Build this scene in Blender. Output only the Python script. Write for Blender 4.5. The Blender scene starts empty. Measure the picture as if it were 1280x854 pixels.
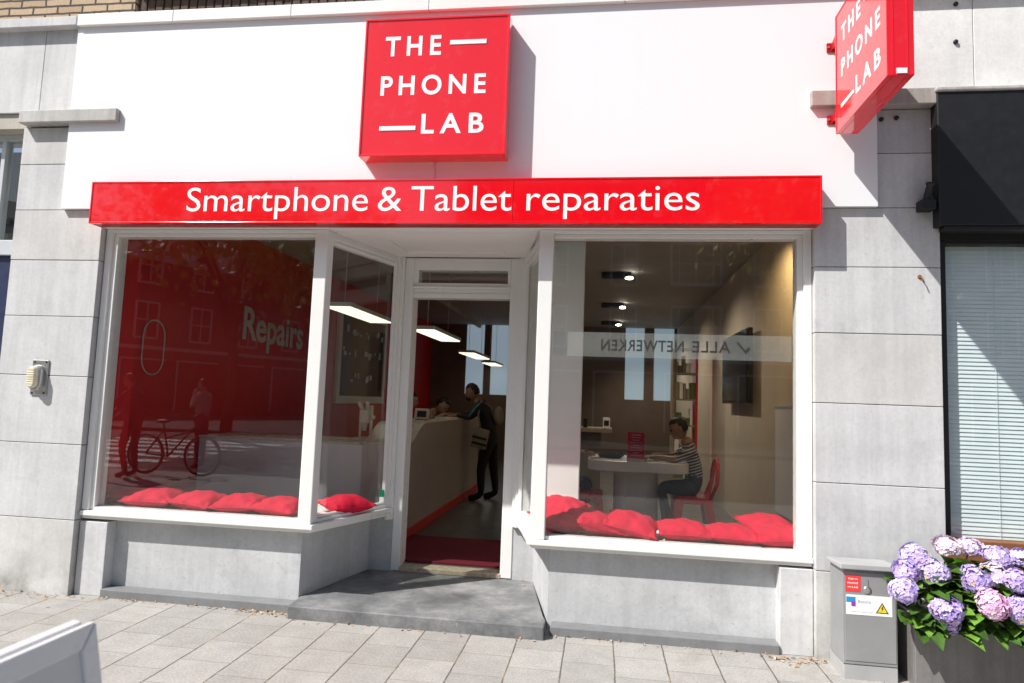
import bpy, bmesh, math, random
from mathutils import Vector, Matrix, Euler
S = bpy.context.scene
COL = S.collection
R = math.radians

# ------------------------------------------------------------------ camera, sky, sun, exposure
def camera():
    yaw, pitch, roll = 0.1361, 0.0882, -0.0368
    f = Vector((-math.sin(yaw)*math.cos(pitch), math.cos(yaw)*math.cos(pitch), math.sin(pitch)))
    r = Vector((math.cos(yaw), math.sin(yaw), 0)); u = r.cross(f)
    c, s = math.cos(roll), math.sin(roll)
    r2, u2 = c*r - s*u, s*r + c*u
    cam = bpy.data.cameras.new('camera'); o = bpy.data.objects.new('camera', cam); COL.objects.link(o)
    m = Matrix((r2, u2, -f)).transposed().to_4x4(); m.translation = Vector((0, -4.4049, 1.5123))
    o.matrix_world = m
    cam.sensor_width = 36; cam.lens = 824.7455/1280*36
    cam.clip_start = .05; cam.clip_end = 500
    cam.dof.use_dof = True; cam.dof.focus_distance = 4.7; cam.dof.aperture_fstop = 2.8
    S.camera = o
camera()
SUN = Vector((.53, .407, -.742)).normalized()
w = bpy.data.worlds.new('World'); S.world = w; w.use_nodes = True
nt = w.node_tree
sky = nt.nodes.new('ShaderNodeTexSky'); sky.sky_type = 'NISHITA'; sky.sun_disc = False
sky.sun_elevation = math.asin(-SUN.z); sky.sun_rotation = math.atan2(-SUN.x, -SUN.y)
sky.dust_density = 2.0
nt.links.new(sky.outputs[0], nt.nodes['Background'].inputs[0])
nt.nodes['Background'].inputs[1].default_value = .08
sl = bpy.data.lights.new('sun', 'SUN'); sl.energy = 4.4; sl.angle = R(.53); sl.color = (1, .965, .92)
so = bpy.data.objects.new('sun', sl); COL.objects.link(so)
so.rotation_euler = SUN.to_track_quat('-Z', 'Y').to_euler(); so.location = (-8, -8, 14)
S.view_settings.view_transform = 'Standard'; S.view_settings.look = 'None'
S.view_settings.exposure = .55; S.view_settings.gamma = 1; S.view_settings.use_curve_mapping = False
S.render.engine = 'CYCLES'
S.cycles.use_denoising = True
S.cycles.max_bounces = 8; S.cycles.transparent_max_bounces = 16
S.cycles.caustics_reflective = False; S.cycles.caustics_refractive = False
S.cycles.sample_clamp_indirect = 4
random.seed(7)

# ------------------------------------------------------------------ materials
class NT:
    def __init__(s, name):
        s.m = bpy.data.materials.new(name); s.m.use_nodes = True
        s.t = s.m.node_tree; s.b = s.t.nodes['Principled BSDF']; s.out = s.t.nodes['Material Output']
    def n(s, t, **k):
        x = s.t.nodes.new(t)
        for a, v in k.items(): setattr(x, a, v)
        return x
    def l(s, a, b): s.t.links.new(a, b)
    def coord(s, scale=(1, 1, 1), kind='Object'):
        c = s.n('ShaderNodeTexCoord'); m = s.n('ShaderNodeMapping'); m.inputs['Scale'].default_value = scale
        s.l(c.outputs[kind], m.inputs[0]); return m.outputs[0]
    def noise(s, scale, detail=4, vec=None, rough=.55):
        x = s.n('ShaderNodeTexNoise'); x.inputs['Scale'].default_value = scale; x.inputs['Detail'].default_value = detail
        x.inputs['Roughness'].default_value = rough
        s.l(vec if vec is not None else s.coord(), x.inputs['Vector']); return x.outputs[0]
    def ramp(s, fac, stops):
        x = s.n('ShaderNodeValToRGB'); e = x.color_ramp.elements
        while len(e) < len(stops): e.new(.5)
        for i, (p, c) in enumerate(stops):
            e[i].position = p; e[i].color = (c, c, c, 1) if not isinstance(c, tuple) else (*c, 1)
        s.l(fac, x.inputs[0]); return x.outputs[0]
    def mix(s, a, b, fac, mode='MIX'):
        x = s.n('ShaderNodeMix', data_type='RGBA', blend_type=mode)
        for sock, v in ((x.inputs[0], fac), (x.inputs[6], a), (x.inputs[7], b)):
            if isinstance(v, (int, float)): sock.default_value = v
            elif isinstance(v, tuple): sock.default_value = (*v, 1)
            else: s.l(v, sock)
        return x.outputs[2]
    def bump(s, h, strength=.2, dist=.01):
        x = s.n('ShaderNodeBump'); x.inputs['Strength'].default_value = strength; x.inputs['Distance'].default_value = dist
        s.l(h, x.inputs['Height']); s.l(x.outputs[0], s.b.inputs['Normal'])
    def set(s, **k):
        for a, v in k.items():
            i = s.b.inputs[a.replace('_', ' ')]
            if isinstance(v, tuple): i.default_value = (*v, 1)
            elif isinstance(v, (int, float)): i.default_value = v
            else: s.l(v, i)
        return s

def plain(name, col, rough=.5, var=.12, scale=6, metal=0, bump=0, coat=0, bscale=None):
    t = NT(name)
    n = t.noise(scale)
    dark = tuple(c*(1-var) for c in col); light = tuple(min(1, c*(1+var)) for c in col)
    c = t.ramp(n, [(.3, dark), (.7, light)])
    rr = t.ramp(t.noise(scale*3), [(.3, max(0, rough-.06)), (.7, min(1, rough+.06))])
    t.set(Base_Color=c, Roughness=rr, Metallic=metal, Coat_Weight=coat)
    if bump: t.bump(t.noise(bscale or scale*12), bump, .004)
    return t.m

def stone(name, col, stain=.35, streak=True, rough=.75, warm=(.5, .42, .33)):
    t = NT(name)
    o = t.coord()
    big = t.noise(1.7, 6, o); fine = t.noise(38, 5, o, .7); mid = t.noise(7, 5, o)
    d = tuple(c*.86 for c in col); l = tuple(min(1, c*1.12) for c in col)
    c = t.ramp(big, [(.28, d), (.72, l)])
    c = t.mix(c, t.ramp(mid, [(.35, .86), (.65, 1.0)]), .5, 'MULTIPLY')
    c = t.mix(c, t.ramp(fine, [(.35, .80), (.62, 1.0)]), .5, 'MULTIPLY')
    if streak:
        v = t.coord((9, 9, .5)); st = t.noise(1.6, 5, v, .6)
        c = t.mix(c, t.ramp(st, [(.38, .62), (.58, 1.0)]), stain, 'MULTIPLY')
    pits = t.n('ShaderNodeTexVoronoi'); pits.inputs['Scale'].default_value = 26; t.l(o, pits.inputs['Vector'])
    c = t.mix(c, t.ramp(pits.outputs['Distance'], [(.03, .35), (.07, 1.0)]), .5, 'MULTIPLY')
    bl = t.noise(4.2, 8, o, .75); c = t.mix(c, tuple(x*.62 for x in col), t.ramp(bl, [(.55, 0.), (.72, .6)]))
    sp_ = t.noise(70, 3, o, .5); c = t.mix(c, tuple(x*.45 for x in col), t.ramp(sp_, [(.66, 0.), (.74, .7)]))
    t.set(Base_Color=c, Roughness=t.ramp(fine, [(.3, rough-.12), (.7, rough+.08)]))
    h = t.mix(fine, t.ramp(pits.outputs['Distance'], [(.02, 0.), (.08, 1.)]), .4)
    t.bump(h, .22, .006)
    return t.m

def dirty_paint(name, col, rough=.45, dirt=(.45, .42, .38), amt=.25):
    t = NT(name); o = t.coord()
    n = t.noise(5, 6, o, .65); st = t.noise(1.3, 5, t.coord((14, 14, .7)), .6)
    c = t.mix(col, dirt, t.mix(t.ramp(n, [(.52, 0.), (.75, amt)]), t.ramp(st, [(.55, 0.), (.8, amt)]), .5))
    t.set(Base_Color=c, Roughness=t.ramp(n, [(.3, rough-.08), (.7, rough+.1)]))
    t.bump(t.noise(55, 3, o), .05, .002)
    return t.m

def gloss_red(name, col, rough=.08):
    t = NT(name); o = t.coord()
    c = t.ramp(t.noise(2.2, 4, o), [(.3, tuple(x*.92 for x in col)), (.7, col)])
    dust = t.ramp(t.noise(9, 6, o, .7), [(.55, 0.), (.85, .07)])
    t.set(Base_Color=t.mix(c, (.8, .6, .58), dust), Roughness=t.ramp(t.noise(5, 5, o), [(.3, rough), (.75, rough+.1)]), Coat_Weight=.8, Coat_Roughness=.03)
    t.bump(t.noise(1.6, 2, o), .02, .02)
    return t.m

def glass_mat(name, tint=(.96, .98, .97)):
    t = NT(name)
    tr = t.n('ShaderNodeBsdfTransparent'); tr.inputs[0].default_value = (*tint, 1)
    g = t.n('ShaderNodeBsdfGlossy'); g.inputs['Roughness'].default_value = .0; g.inputs[0].default_value = (1, 1, 1, 1)
    f = t.n('ShaderNodeFresnel'); gm = t.n('ShaderNodeNewGeometry')
    io = t.n('ShaderNodeMix', data_type='FLOAT'); io.inputs[2].default_value = 1.52; io.inputs[3].default_value = 1/1.52
    t.l(gm.outputs['Backfacing'], io.inputs[0]); t.l(io.outputs[0], f.inputs[0])
    # faint smears on the pane
    mx = t.n('ShaderNodeMixShader'); t.l(f.outputs[0], mx.inputs[0]); t.l(tr.outputs[0], mx.inputs[1]); t.l(g.outputs[0], mx.inputs[2])
    df = t.n('ShaderNodeBsdfDiffuse'); df.inputs[0].default_value = (.8, .8, .78, 1)
    m2 = t.n('ShaderNodeMixShader'); t.l(t.ramp(t.noise(3.1, 6, None, .7), [(.5, .0), (.9, .0025)]), m2.inputs[0])
    t.l(mx.outputs[0], m2.inputs[1]); t.l(df.outputs[0], m2.inputs[2])
    t.l(m2.outputs[0], t.out.inputs[0]); t.t.nodes.remove(t.b)
    return t.m

def emit(name, col, strength):
    t = NT(name); t.set(Base_Color=col, Emission_Color=col, Emission_Strength=strength); return t.m

def pavers(name):
    t = NT(name); c = t.n('ShaderNodeTexCoord'); sp = t.n('ShaderNodeSeparateXYZ'); t.l(c.outputs['Object'], sp.inputs[0])
    ax = t.n('ShaderNodeMath', operation='ADD'); ax.inputs[1].default_value = 1.9965 + 302*.302; t.l(sp.outputs[0], ax.inputs[0])
    ay = t.n('ShaderNodeMath', operation='ADD'); ay.inputs[1].default_value = 60.33; t.l(sp.outputs[1], ay.inputs[0])
    # slight wander so the joints are not ruled lines
    cb = t.n('ShaderNodeCombineXYZ'); t.l(ay.outputs[0], cb.inputs[0]); t.l(ax.outputs[0], cb.inputs[1])
    b = t.n('ShaderNodeTexBrick', offset=.5, offset_frequency=2, squash=1)
    for k, v in (('Scale', 1), ('Mortar Size', .0032), ('Mortar Smooth', .15), ('Bias', 0), ('Brick Width', .302), ('Row Height', .302)): b.inputs[k].default_value = v
    b.inputs['Color1'].default_value = (.42, .41, .39, 1); b.inputs['Color2'].default_value = (.50, .485, .46, 1); b.inputs['Mortar'].default_value = (.31, .295, .27, 1)
    dn = t.n('ShaderNodeTexNoise'); dn.inputs['Scale'].default_value = 9; t.l(cb.outputs[0], dn.inputs['Vector'])
    sb = t.n('ShaderNodeVectorMath', operation='SUBTRACT'); sb.inputs[1].default_value = (.5, .5, .5); t.l(dn.outputs['Color'], sb.inputs[0])
    sc = t.n('ShaderNodeVectorMath', operation='SCALE'); sc.inputs['Scale'].default_value = .008; t.l(sb.outputs[0], sc.inputs[0])
    ad = t.n('ShaderNodeVectorMath', operation='ADD'); t.l(cb.outputs[0], ad.inputs[0]); t.l(sc.outputs[0], ad.inputs[1])
    t.l(ad.outputs[0], b.inputs['Vector'])
    o = c.outputs['Object']
    s3 = t.n('ShaderNodeSeparateXYZ'); t.l(ad.outputs[0], s3.inputs[0])
    dv = t.n('ShaderNodeMath', operation='DIVIDE'); dv.inputs[1].default_value = .302; t.l(s3.outputs[1], dv.inputs[0])
    pg = t.n('ShaderNodeMath', operation='PINGPONG'); pg.inputs[1].default_value = .5; t.l(dv.outputs[0], pg.inputs[0])
    seam = t.ramp(pg.outputs[0], [(.009, 0.), (.019, 1.)])
    fine = t.noise(75, 5, o, .75); mid = t.noise(6, 6, o, .65); big = t.noise(.9, 5, o)
    col = t.mix((.15, .135, .115), b.outputs['Color'], seam)
    col = t.mix(col, t.ramp(fine, [(.32, .45), (.66, 1.0)]), .75, 'MULTIPLY')
    col = t.mix(col, t.ramp(mid, [(.3, .72), (.62, 1.0)]), .6, 'MULTIPLY')
    col = t.mix(col, t.ramp(big, [(.3, (.82, .79, .74)), (.65, (1., 1., 1.))]), .6, 'MULTIPLY')
    sp2 = t.n('ShaderNodeTexVoronoi'); sp2.inputs['Scale'].default_value = 7; t.l(o, sp2.inputs['Vector'])
    col = t.mix(col, t.ramp(sp2.outputs['Distance'], [(.03, .45), (.06, 1.0)]), .35, 'MULTIPLY')
    gum = t.n('ShaderNodeTexVoronoi'); gum.inputs['Scale'].default_value = 2.3; t.l(o, gum.inputs['Vector'])
    col = t.mix(col, t.ramp(gum.outputs['Distance'], [(.030, .32), (.046, 1.0)]), .75, 'MULTIPLY')
    stn = t.noise(2.3, 7, o, .7); col = t.mix(col, (.22, .19, .15), t.ramp(stn, [(.56, 0.), (.78, .45)]))
    sand = t.noise(5, 5, o, .7); col = t.mix(col, (.46, .38, .26), t.mix(t.ramp(pg.outputs[0], [(.0, .6), (.05, 0.)]), t.ramp(sand, [(.5, 0.), (.65, 1.)]), 1., 'MULTIPLY'))
    t.set(Base_Color=col, Roughness=.88)
    h = t.mix(t.mix(seam, t.ramp(b.outputs['Fac'], [(0, 1.), (1, .6)]), 1.0, 'MULTIPLY'), fine, .25)
    t.bump(h, .5, .006)
    return t.m

def brick(name, c1, c2, mortar, bw=.215, rh=.062, ms=.009, axis='x'):
    t = NT(name); c = t.n('ShaderNodeTexCoord'); sp = t.n('ShaderNodeSeparateXYZ'); t.l(c.outputs['Object'], sp.inputs[0])
    cb = t.n('ShaderNodeCombineXYZ')
    s = t.n('ShaderNodeMath', operation='ADD'); t.l(sp.outputs[0], s.inputs[0]); t.l(sp.outputs[1], s.inputs[1])
    t.l(s.outputs[0], cb.inputs[0]); t.l(sp.outputs[2], cb.inputs[1])
    b = t.n('ShaderNodeTexBrick', offset=.5)
    for k, v in (('Scale', 1), ('Mortar Size', ms), ('Mortar Smooth', .2), ('Brick Width', bw), ('Row Height', rh)): b.inputs[k].default_value = v
    b.inputs['Color1'].default_value = (*c1, 1); b.inputs['Color2'].default_value = (*c2, 1); b.inputs['Mortar'].default_value = (*mortar, 1)
    dn = t.n('ShaderNodeTexNoise'); dn.inputs['Scale'].default_value = 14; t.l(cb.outputs[0], dn.inputs['Vector'])
    sb = t.n('ShaderNodeVectorMath', operation='SUBTRACT'); sb.inputs[1].default_value = (.5, .5, .5); t.l(dn.outputs['Color'], sb.inputs[0])
    sc = t.n('ShaderNodeVectorMath', operation='SCALE'); sc.inputs['Scale'].default_value = .012; t.l(sb.outputs[0], sc.inputs[0])
    ad = t.n('ShaderNodeVectorMath', operation='ADD'); t.l(cb.outputs[0], ad.inputs[0]); t.l(sc.outputs[0], ad.inputs[1])
    t.l(ad.outputs[0], b.inputs['Vector'])
    fine = t.noise(60, 5, None, .7)
    col = t.mix(b.outputs['Color'], t.ramp(fine, [(.3, .6), (.7, 1.0)]), .6, 'MULTIPLY')
    t.set(Base_Color=col, Roughness=.9)
    t.bump(t.mix(t.ramp(b.outputs['Fac'], [(0, 1.), (1, 0.)]), fine, .2), .6, .012)
    return t.m

M = {}
M['stone'] = stone('grey_limestone', (.66, .665, .665), .3)
M['stone_low'] = stone('grey_limestone_lower', (.63, .635, .64), .25)
M['stone_mid'] = stone('grey_limestone_mid', (.54, .545, .55), .3)
M['stone_warm'] = stone('grey_limestone_warm', (.61, .605, .59), .2)
M['stone_base'] = stone('grey_limestone_base', (.64, .635, .62), .14)
def foot_dirt(m):
    t = NT.__new__(NT); t.m = m; t.t = m.node_tree; t.b = t.t.nodes['Principled BSDF']
    src = t.b.inputs['Base Color'].links[0].from_socket
    sp = t.n('ShaderNodeSeparateXYZ'); c = t.n('ShaderNodeTexCoord'); t.l(c.outputs['Object'], sp.inputs[0])
    z = t.ramp(sp.outputs[2], [(.0, 1.), (.36, .0)]); n = t.ramp(t.noise(3.2, 6, None, .65), [(.40, 0.), (.68, .85)])
    t.l(t.mix(src, (.13, .115, .095), t.mix(z, n, 1., 'MULTIPLY')), t.b.inputs['Base Color'])
foot_dirt(M['stone_base'])
M['stone_white'] = stone('white_washed_stone', (.84, .84, .82), .12)
M['ledge'] = stone('weathered_ledge_stone', (.52, .51, .49), .5)
M['ledge_brown'] = stone('brown_weathered_ledge_stone', (.44, .40, .37), .5)
M['pavers'] = pavers('concrete_pavers')
M['joint'] = plain('dark_joint', (.06, .057, .05), .95)
M['plinth'] = stone('grey_render', (.55, .56, .57), .18)
M['footing'] = stone('grey_footing_stone', (.22, .225, .23), .2)
def bluestone():
    t = NT('worn_bluestone'); o = t.coord()
    c = t.ramp(t.noise(2.6, 7, o, .68), [(.34, (.105, .11, .115)), (.5, (.20, .205, .21)), (.66, (.33, .33, .325))])
    c = t.mix(c, t.ramp(t.noise(60, 4, o, .7), [(.3, .6), (.65, 1.0)]), .6, 'MULTIPLY')
    sc = t.noise(7, 6, t.coord((1, 5, 1)), .75); c = t.mix(c, (.48, .47, .45), t.ramp(sc, [(.62, 0.), (.74, .55)]))
    d = t.noise(14, 5, o, .7); c = t.mix(c, (.06, .06, .06), t.ramp(d, [(.66, 0.), (.76, .6)]))
    t.set(Base_Color=c, Roughness=t.ramp(t.noise(5, 5, o), [(.3, .38), (.7, .65)])); t.bump(t.noise(30, 6, o, .7), .25, .004)
    return t.m
M['blue'] = bluestone()
M['white'] = dirty_paint('white_gloss_paint', (.80, .80, .78), .32, amt=.18)
M['panel'] = dirty_paint('white_fascia_panel', (.81, .825, .84), .38, amt=.05)
M['soffit'] = dirty_paint('white_soffit_paint', (.80, .78, .75), .6, amt=.0)
M['red'] = gloss_red('red_sign_acrylic', (.80, .004, .012), .07)
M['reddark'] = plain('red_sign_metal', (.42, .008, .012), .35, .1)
M['letter'] = plain('white_letter_vinyl', (.88, .88, .87), .4, .02)
M['wallprint'] = plain('grey_wall_print', (.52, .48, .46), .5, .03)
M['glass'] = glass_mat('window_glass')
M['redwall'] = plain('red_wall_paint', (.56, .005, .011), .5, .06, 3)
M['beige'] = plain('cream_wall_paint', (.62, .54, .44), .6, .05, 3)
M['brownwall'] = plain('brown_back_wall', (.17, .125, .10), .6, .1, 3)
M['intwhite'] = plain('white_wall_paint', (.86, .84, .82), .55, .03, 3)
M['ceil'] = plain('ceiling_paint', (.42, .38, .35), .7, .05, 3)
M['floor'] = plain('grey_floor', (.12, .112, .10), .35, .1, 2)
M['mat'] = plain('red_mat', (.16, .006, .018), .95, .25, 60, 0, .6, 0, 300)
M['counter'] = plain('grey_counter_laminate', (.52, .48, .44), .35, .04, 4)
M['cream'] = plain('cream_counter_top', (.66, .61, .52), .3, .04, 4)
M['kick'] = plain('red_kick_strip', (.75, .05, .03), .35, .02, 2)
M['cush'] = plain('red_cushion_cotton', (.68, .002, .036), .85, .14, 9, 0, .5, 0, 260)
M['table'] = plain('white_table_laminate', (.86, .85, .82), .3, .04, 4)
M['chair'] = plain('red_chair_metal', (.60, .015, .025), .3, .1, 6, .0, 0, .4)
M['black'] = plain('black_metal', (.008, .008, .009), .55, .2)
M['tv'] = plain('tv_plastic', (.01, .01, .011), .2, .1)
M['skin'] = plain('skin', (.30, .17, .11), .55, .1, 20)
M['skin_light'] = plain('skin_fair', (.46, .29, .21), .55, .1, 20)
M['hair'] = plain('dark_hair', (.012, .010, .009), .55, .3, 60, 0, .5)
M['navy'] = plain('navy_jacket_cloth', (.016, .018, .026), .8, .2, 15)
M['teal'] = plain('teal_stripe', (.05, .32, .31), .7, .1)
M['darkcloth'] = plain('dark_trouser_cloth', (.015, .016, .020), .85, .2, 15)
M['jean'] = plain('dark_denim', (.035, .045, .08), .85, .2, 15)
M['shoe'] = plain('black_shoe', (.012, .012, .012), .5, .2)
M['bagcloth'] = plain('tan_bag_cloth', (.32, .27, .21), .85, .15, 25)
M['magenta'] = plain('pale_shirt', (.40, .36, .36), .85, .1)
M['cab'] = plain('grey_cabinet_paint', (.28, .285, .29), .45, .1, 5, 0, .06)
M['cablid'] = plain('grey_cabinet_lid', (.40, .40, .40), .5, .1, 5, 0, .06)
M['zinc'] = stone('zinc_planter', (.22, .21, .205), .5, True, .5)
M['leaf'] = plain('hydrangea_leaf', (.055, .125, .02), .42, .45, 14, 0, .4, 0, 40)
M['leaf_light'] = plain('young_leaf', (.13, .27, .035), .45, .4, 14, 0, .4, 0, 40)
M['stem'] = plain('green_stem', (.10, .16, .04), .6)
M['lilac'] = plain('lilac_petal', (.60, .50, .78), .6, .22, 28)
M['violet'] = plain('violet_petal', (.45, .34, .70), .6, .25, 28)
M['pink'] = plain('pink_petal', (.74, .40, .64), .6, .2, 28)
M['palepink'] = plain('pale_pink_petal', (.80, .64, .72), .6, .2, 28)
M['fadedpetal'] = plain('faded_petal', (.55, .45, .36), .7, .2, 28)
M['earth'] = plain('dark_soil', (.03, .022, .015), .95, .3, 30)
M['steel'] = plain('brushed_steel', (.55, .55, .54), .35, .1, 30, .9)
M['lampglass'] = plain('ribbed_lamp_glass', (.72, .66, .52), .2, .15, 30)
M['blind'] = plain('pale_blind_slat', (.86, .92, .99), .4, .04)
M['woodsill'] = plain('brown_painted_wood', (.24, .10, .045), .5, .2, 12)
M['navypanel'] = plain('navy_panel_paint', (.02, .03, .08), .4, .1)
M['greyframe'] = plain('pale_grey_frame', (.55, .58, .60), .4, .05)
M['darkroom'] = plain('dark_room', (.03, .03, .032), .8)
M['beigestone'] = stone('beige_reveal', (.50, .47, .40), .2)
M['threshold'] = plain('worn_wood_threshold', (.44, .36, .26), .7, .25, 25, 0, .3)
M['bricks'] = brick('yellow_brown_brick', (.60, .45, .30), (.50, .36, .23), (.08, .065, .05))
M['soldier'] = plain('dark_brown_brick', (.085, .055, .04), .9, .3, 25, 0, .4)
M['copper'] = plain('green_copper', (.30, .42, .36), .7, .15)
M['aboard'] = plain('white_powder_coated_frame', (.74, .75, .76), .3, .03)
M['aboardpanel'] = plain('pale_grey_poster_panel', (.60, .61, .62), .35, .03)
M['sticker'] = plain('white_sticker', (.86, .86, .86), .4, .02)
M['stickred'] = plain('red_sticker', (.80, .05, .05), .4, .03)
M['stickblue'] = plain('blue_sticker_print', (.02, .28, .58), .4)
M['stickpurple'] = plain('purple_sticker_print', (.30, .04, .42), .4)
M['stickgrey'] = plain('grey_sticker_print', (.45, .48, .55), .5)
M['yellow'] = plain('yellow_warning', (.85, .62, .03), .4)
M['green'] = plain('green_sticker', (.01, .22, .10), .4)
M['dryleaf'] = plain('dry_leaf', (.42, .22, .08), .9, .4, 40)
M['asphalt'] = plain('asphalt', (.055, .055, .055), .9, .2, 8, 0, .4, 0, 200)
M['roadpaint'] = plain('road_paint', (.75, .75, .73), .7, .1)
M['oppbrick'] = brick('dark_brick', (.20, .085, .055), (.15, .065, .045), (.26, .23, .20))
M['oppglass'] = plain('dark_window', (.03, .035, .04), .12, .2)
M['roof'] = plain('dark_roof_tile', (.07, .045, .04), .8, .2)
M['bark'] = plain('bark', (.06, .045, .03), .95, .3, 10, 0, .6)
M['treeleaf'] = plain('street_tree_leaf', (.34, .33, .05), .6, .4, 3)
M['pend'] = emit('pendant_tube_diffuser', (1, .95, .74), 1.0)
M['bulb'] = emit('spot_bulb', (1, .93, .78), 14)
M['backglass'] = emit('daylit_back_window', (.42, .55, .66), .30)
M['sign_poster'] = plain('red_poster', (.40, .012, .05), .4, .05)
M['poster_line'] = plain('pink_poster_print', (.62, .28, .32), .5)
M['dark_tool'] = plain('dark_tool_board', (.05, .012, .012), .6, .2)
M['screen'] = plain('dark_screen', (.02, .025, .03), .15)
M['carton'] = plain('cardboard', (.32, .24, .16), .8)
M['rust'] = plain('rusty_iron', (.25, .12, .05), .8, .3, 40)
t = NT('window_film')
tr = t.n('ShaderNodeBsdfTransparent'); dd = t.n('ShaderNodeBsdfDiffuse'); dd.inputs[0].default_value = (.72, .70, .68, 1)
mx = t.n('ShaderNodeMixShader'); t.l(t.ramp(t.noise(3), [(.3, .11), (.7, .16)]), mx.inputs[0]); t.l(tr.outputs[0], mx.inputs[1]); t.l(dd.outputs[0], mx.inputs[2])
t.l(mx.outputs[0], t.out.inputs[0]); M['film'] = t.m
M['filmtext'] = plain('dark_film_print', (.06, .05, .045), .6)
def stripes():
    t = NT('striped_shirt'); sp = t.n('ShaderNodeSeparateXYZ'); c = t.n('ShaderNodeTexCoord'); t.l(c.outputs['Object'], sp.inputs[0])
    k = t.n('ShaderNodeMath', operation='MULTIPLY'); k.inputs[1].default_value = 2*math.pi/.032
    ad = t.n('ShaderNodeMath', operation='MULTIPLY_ADD'); t.l(sp.outputs[0], ad.inputs[0]); ad.inputs[1].default_value = -.35; t.l(sp.outputs[2], ad.inputs[2])
    t.l(ad.outputs[0], k.inputs[0]); s = t.n('ShaderNodeMath', operation='SINE'); t.l(k.outputs[0], s.inputs[0])
    t.set(Base_Color=t.ramp(s.outputs[0], [(.2, (.07, .08, .11)), (.5, (.50, .52, .54))]), Roughness=.85)
    return t.m
M['stripe'] = stripes()

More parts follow.
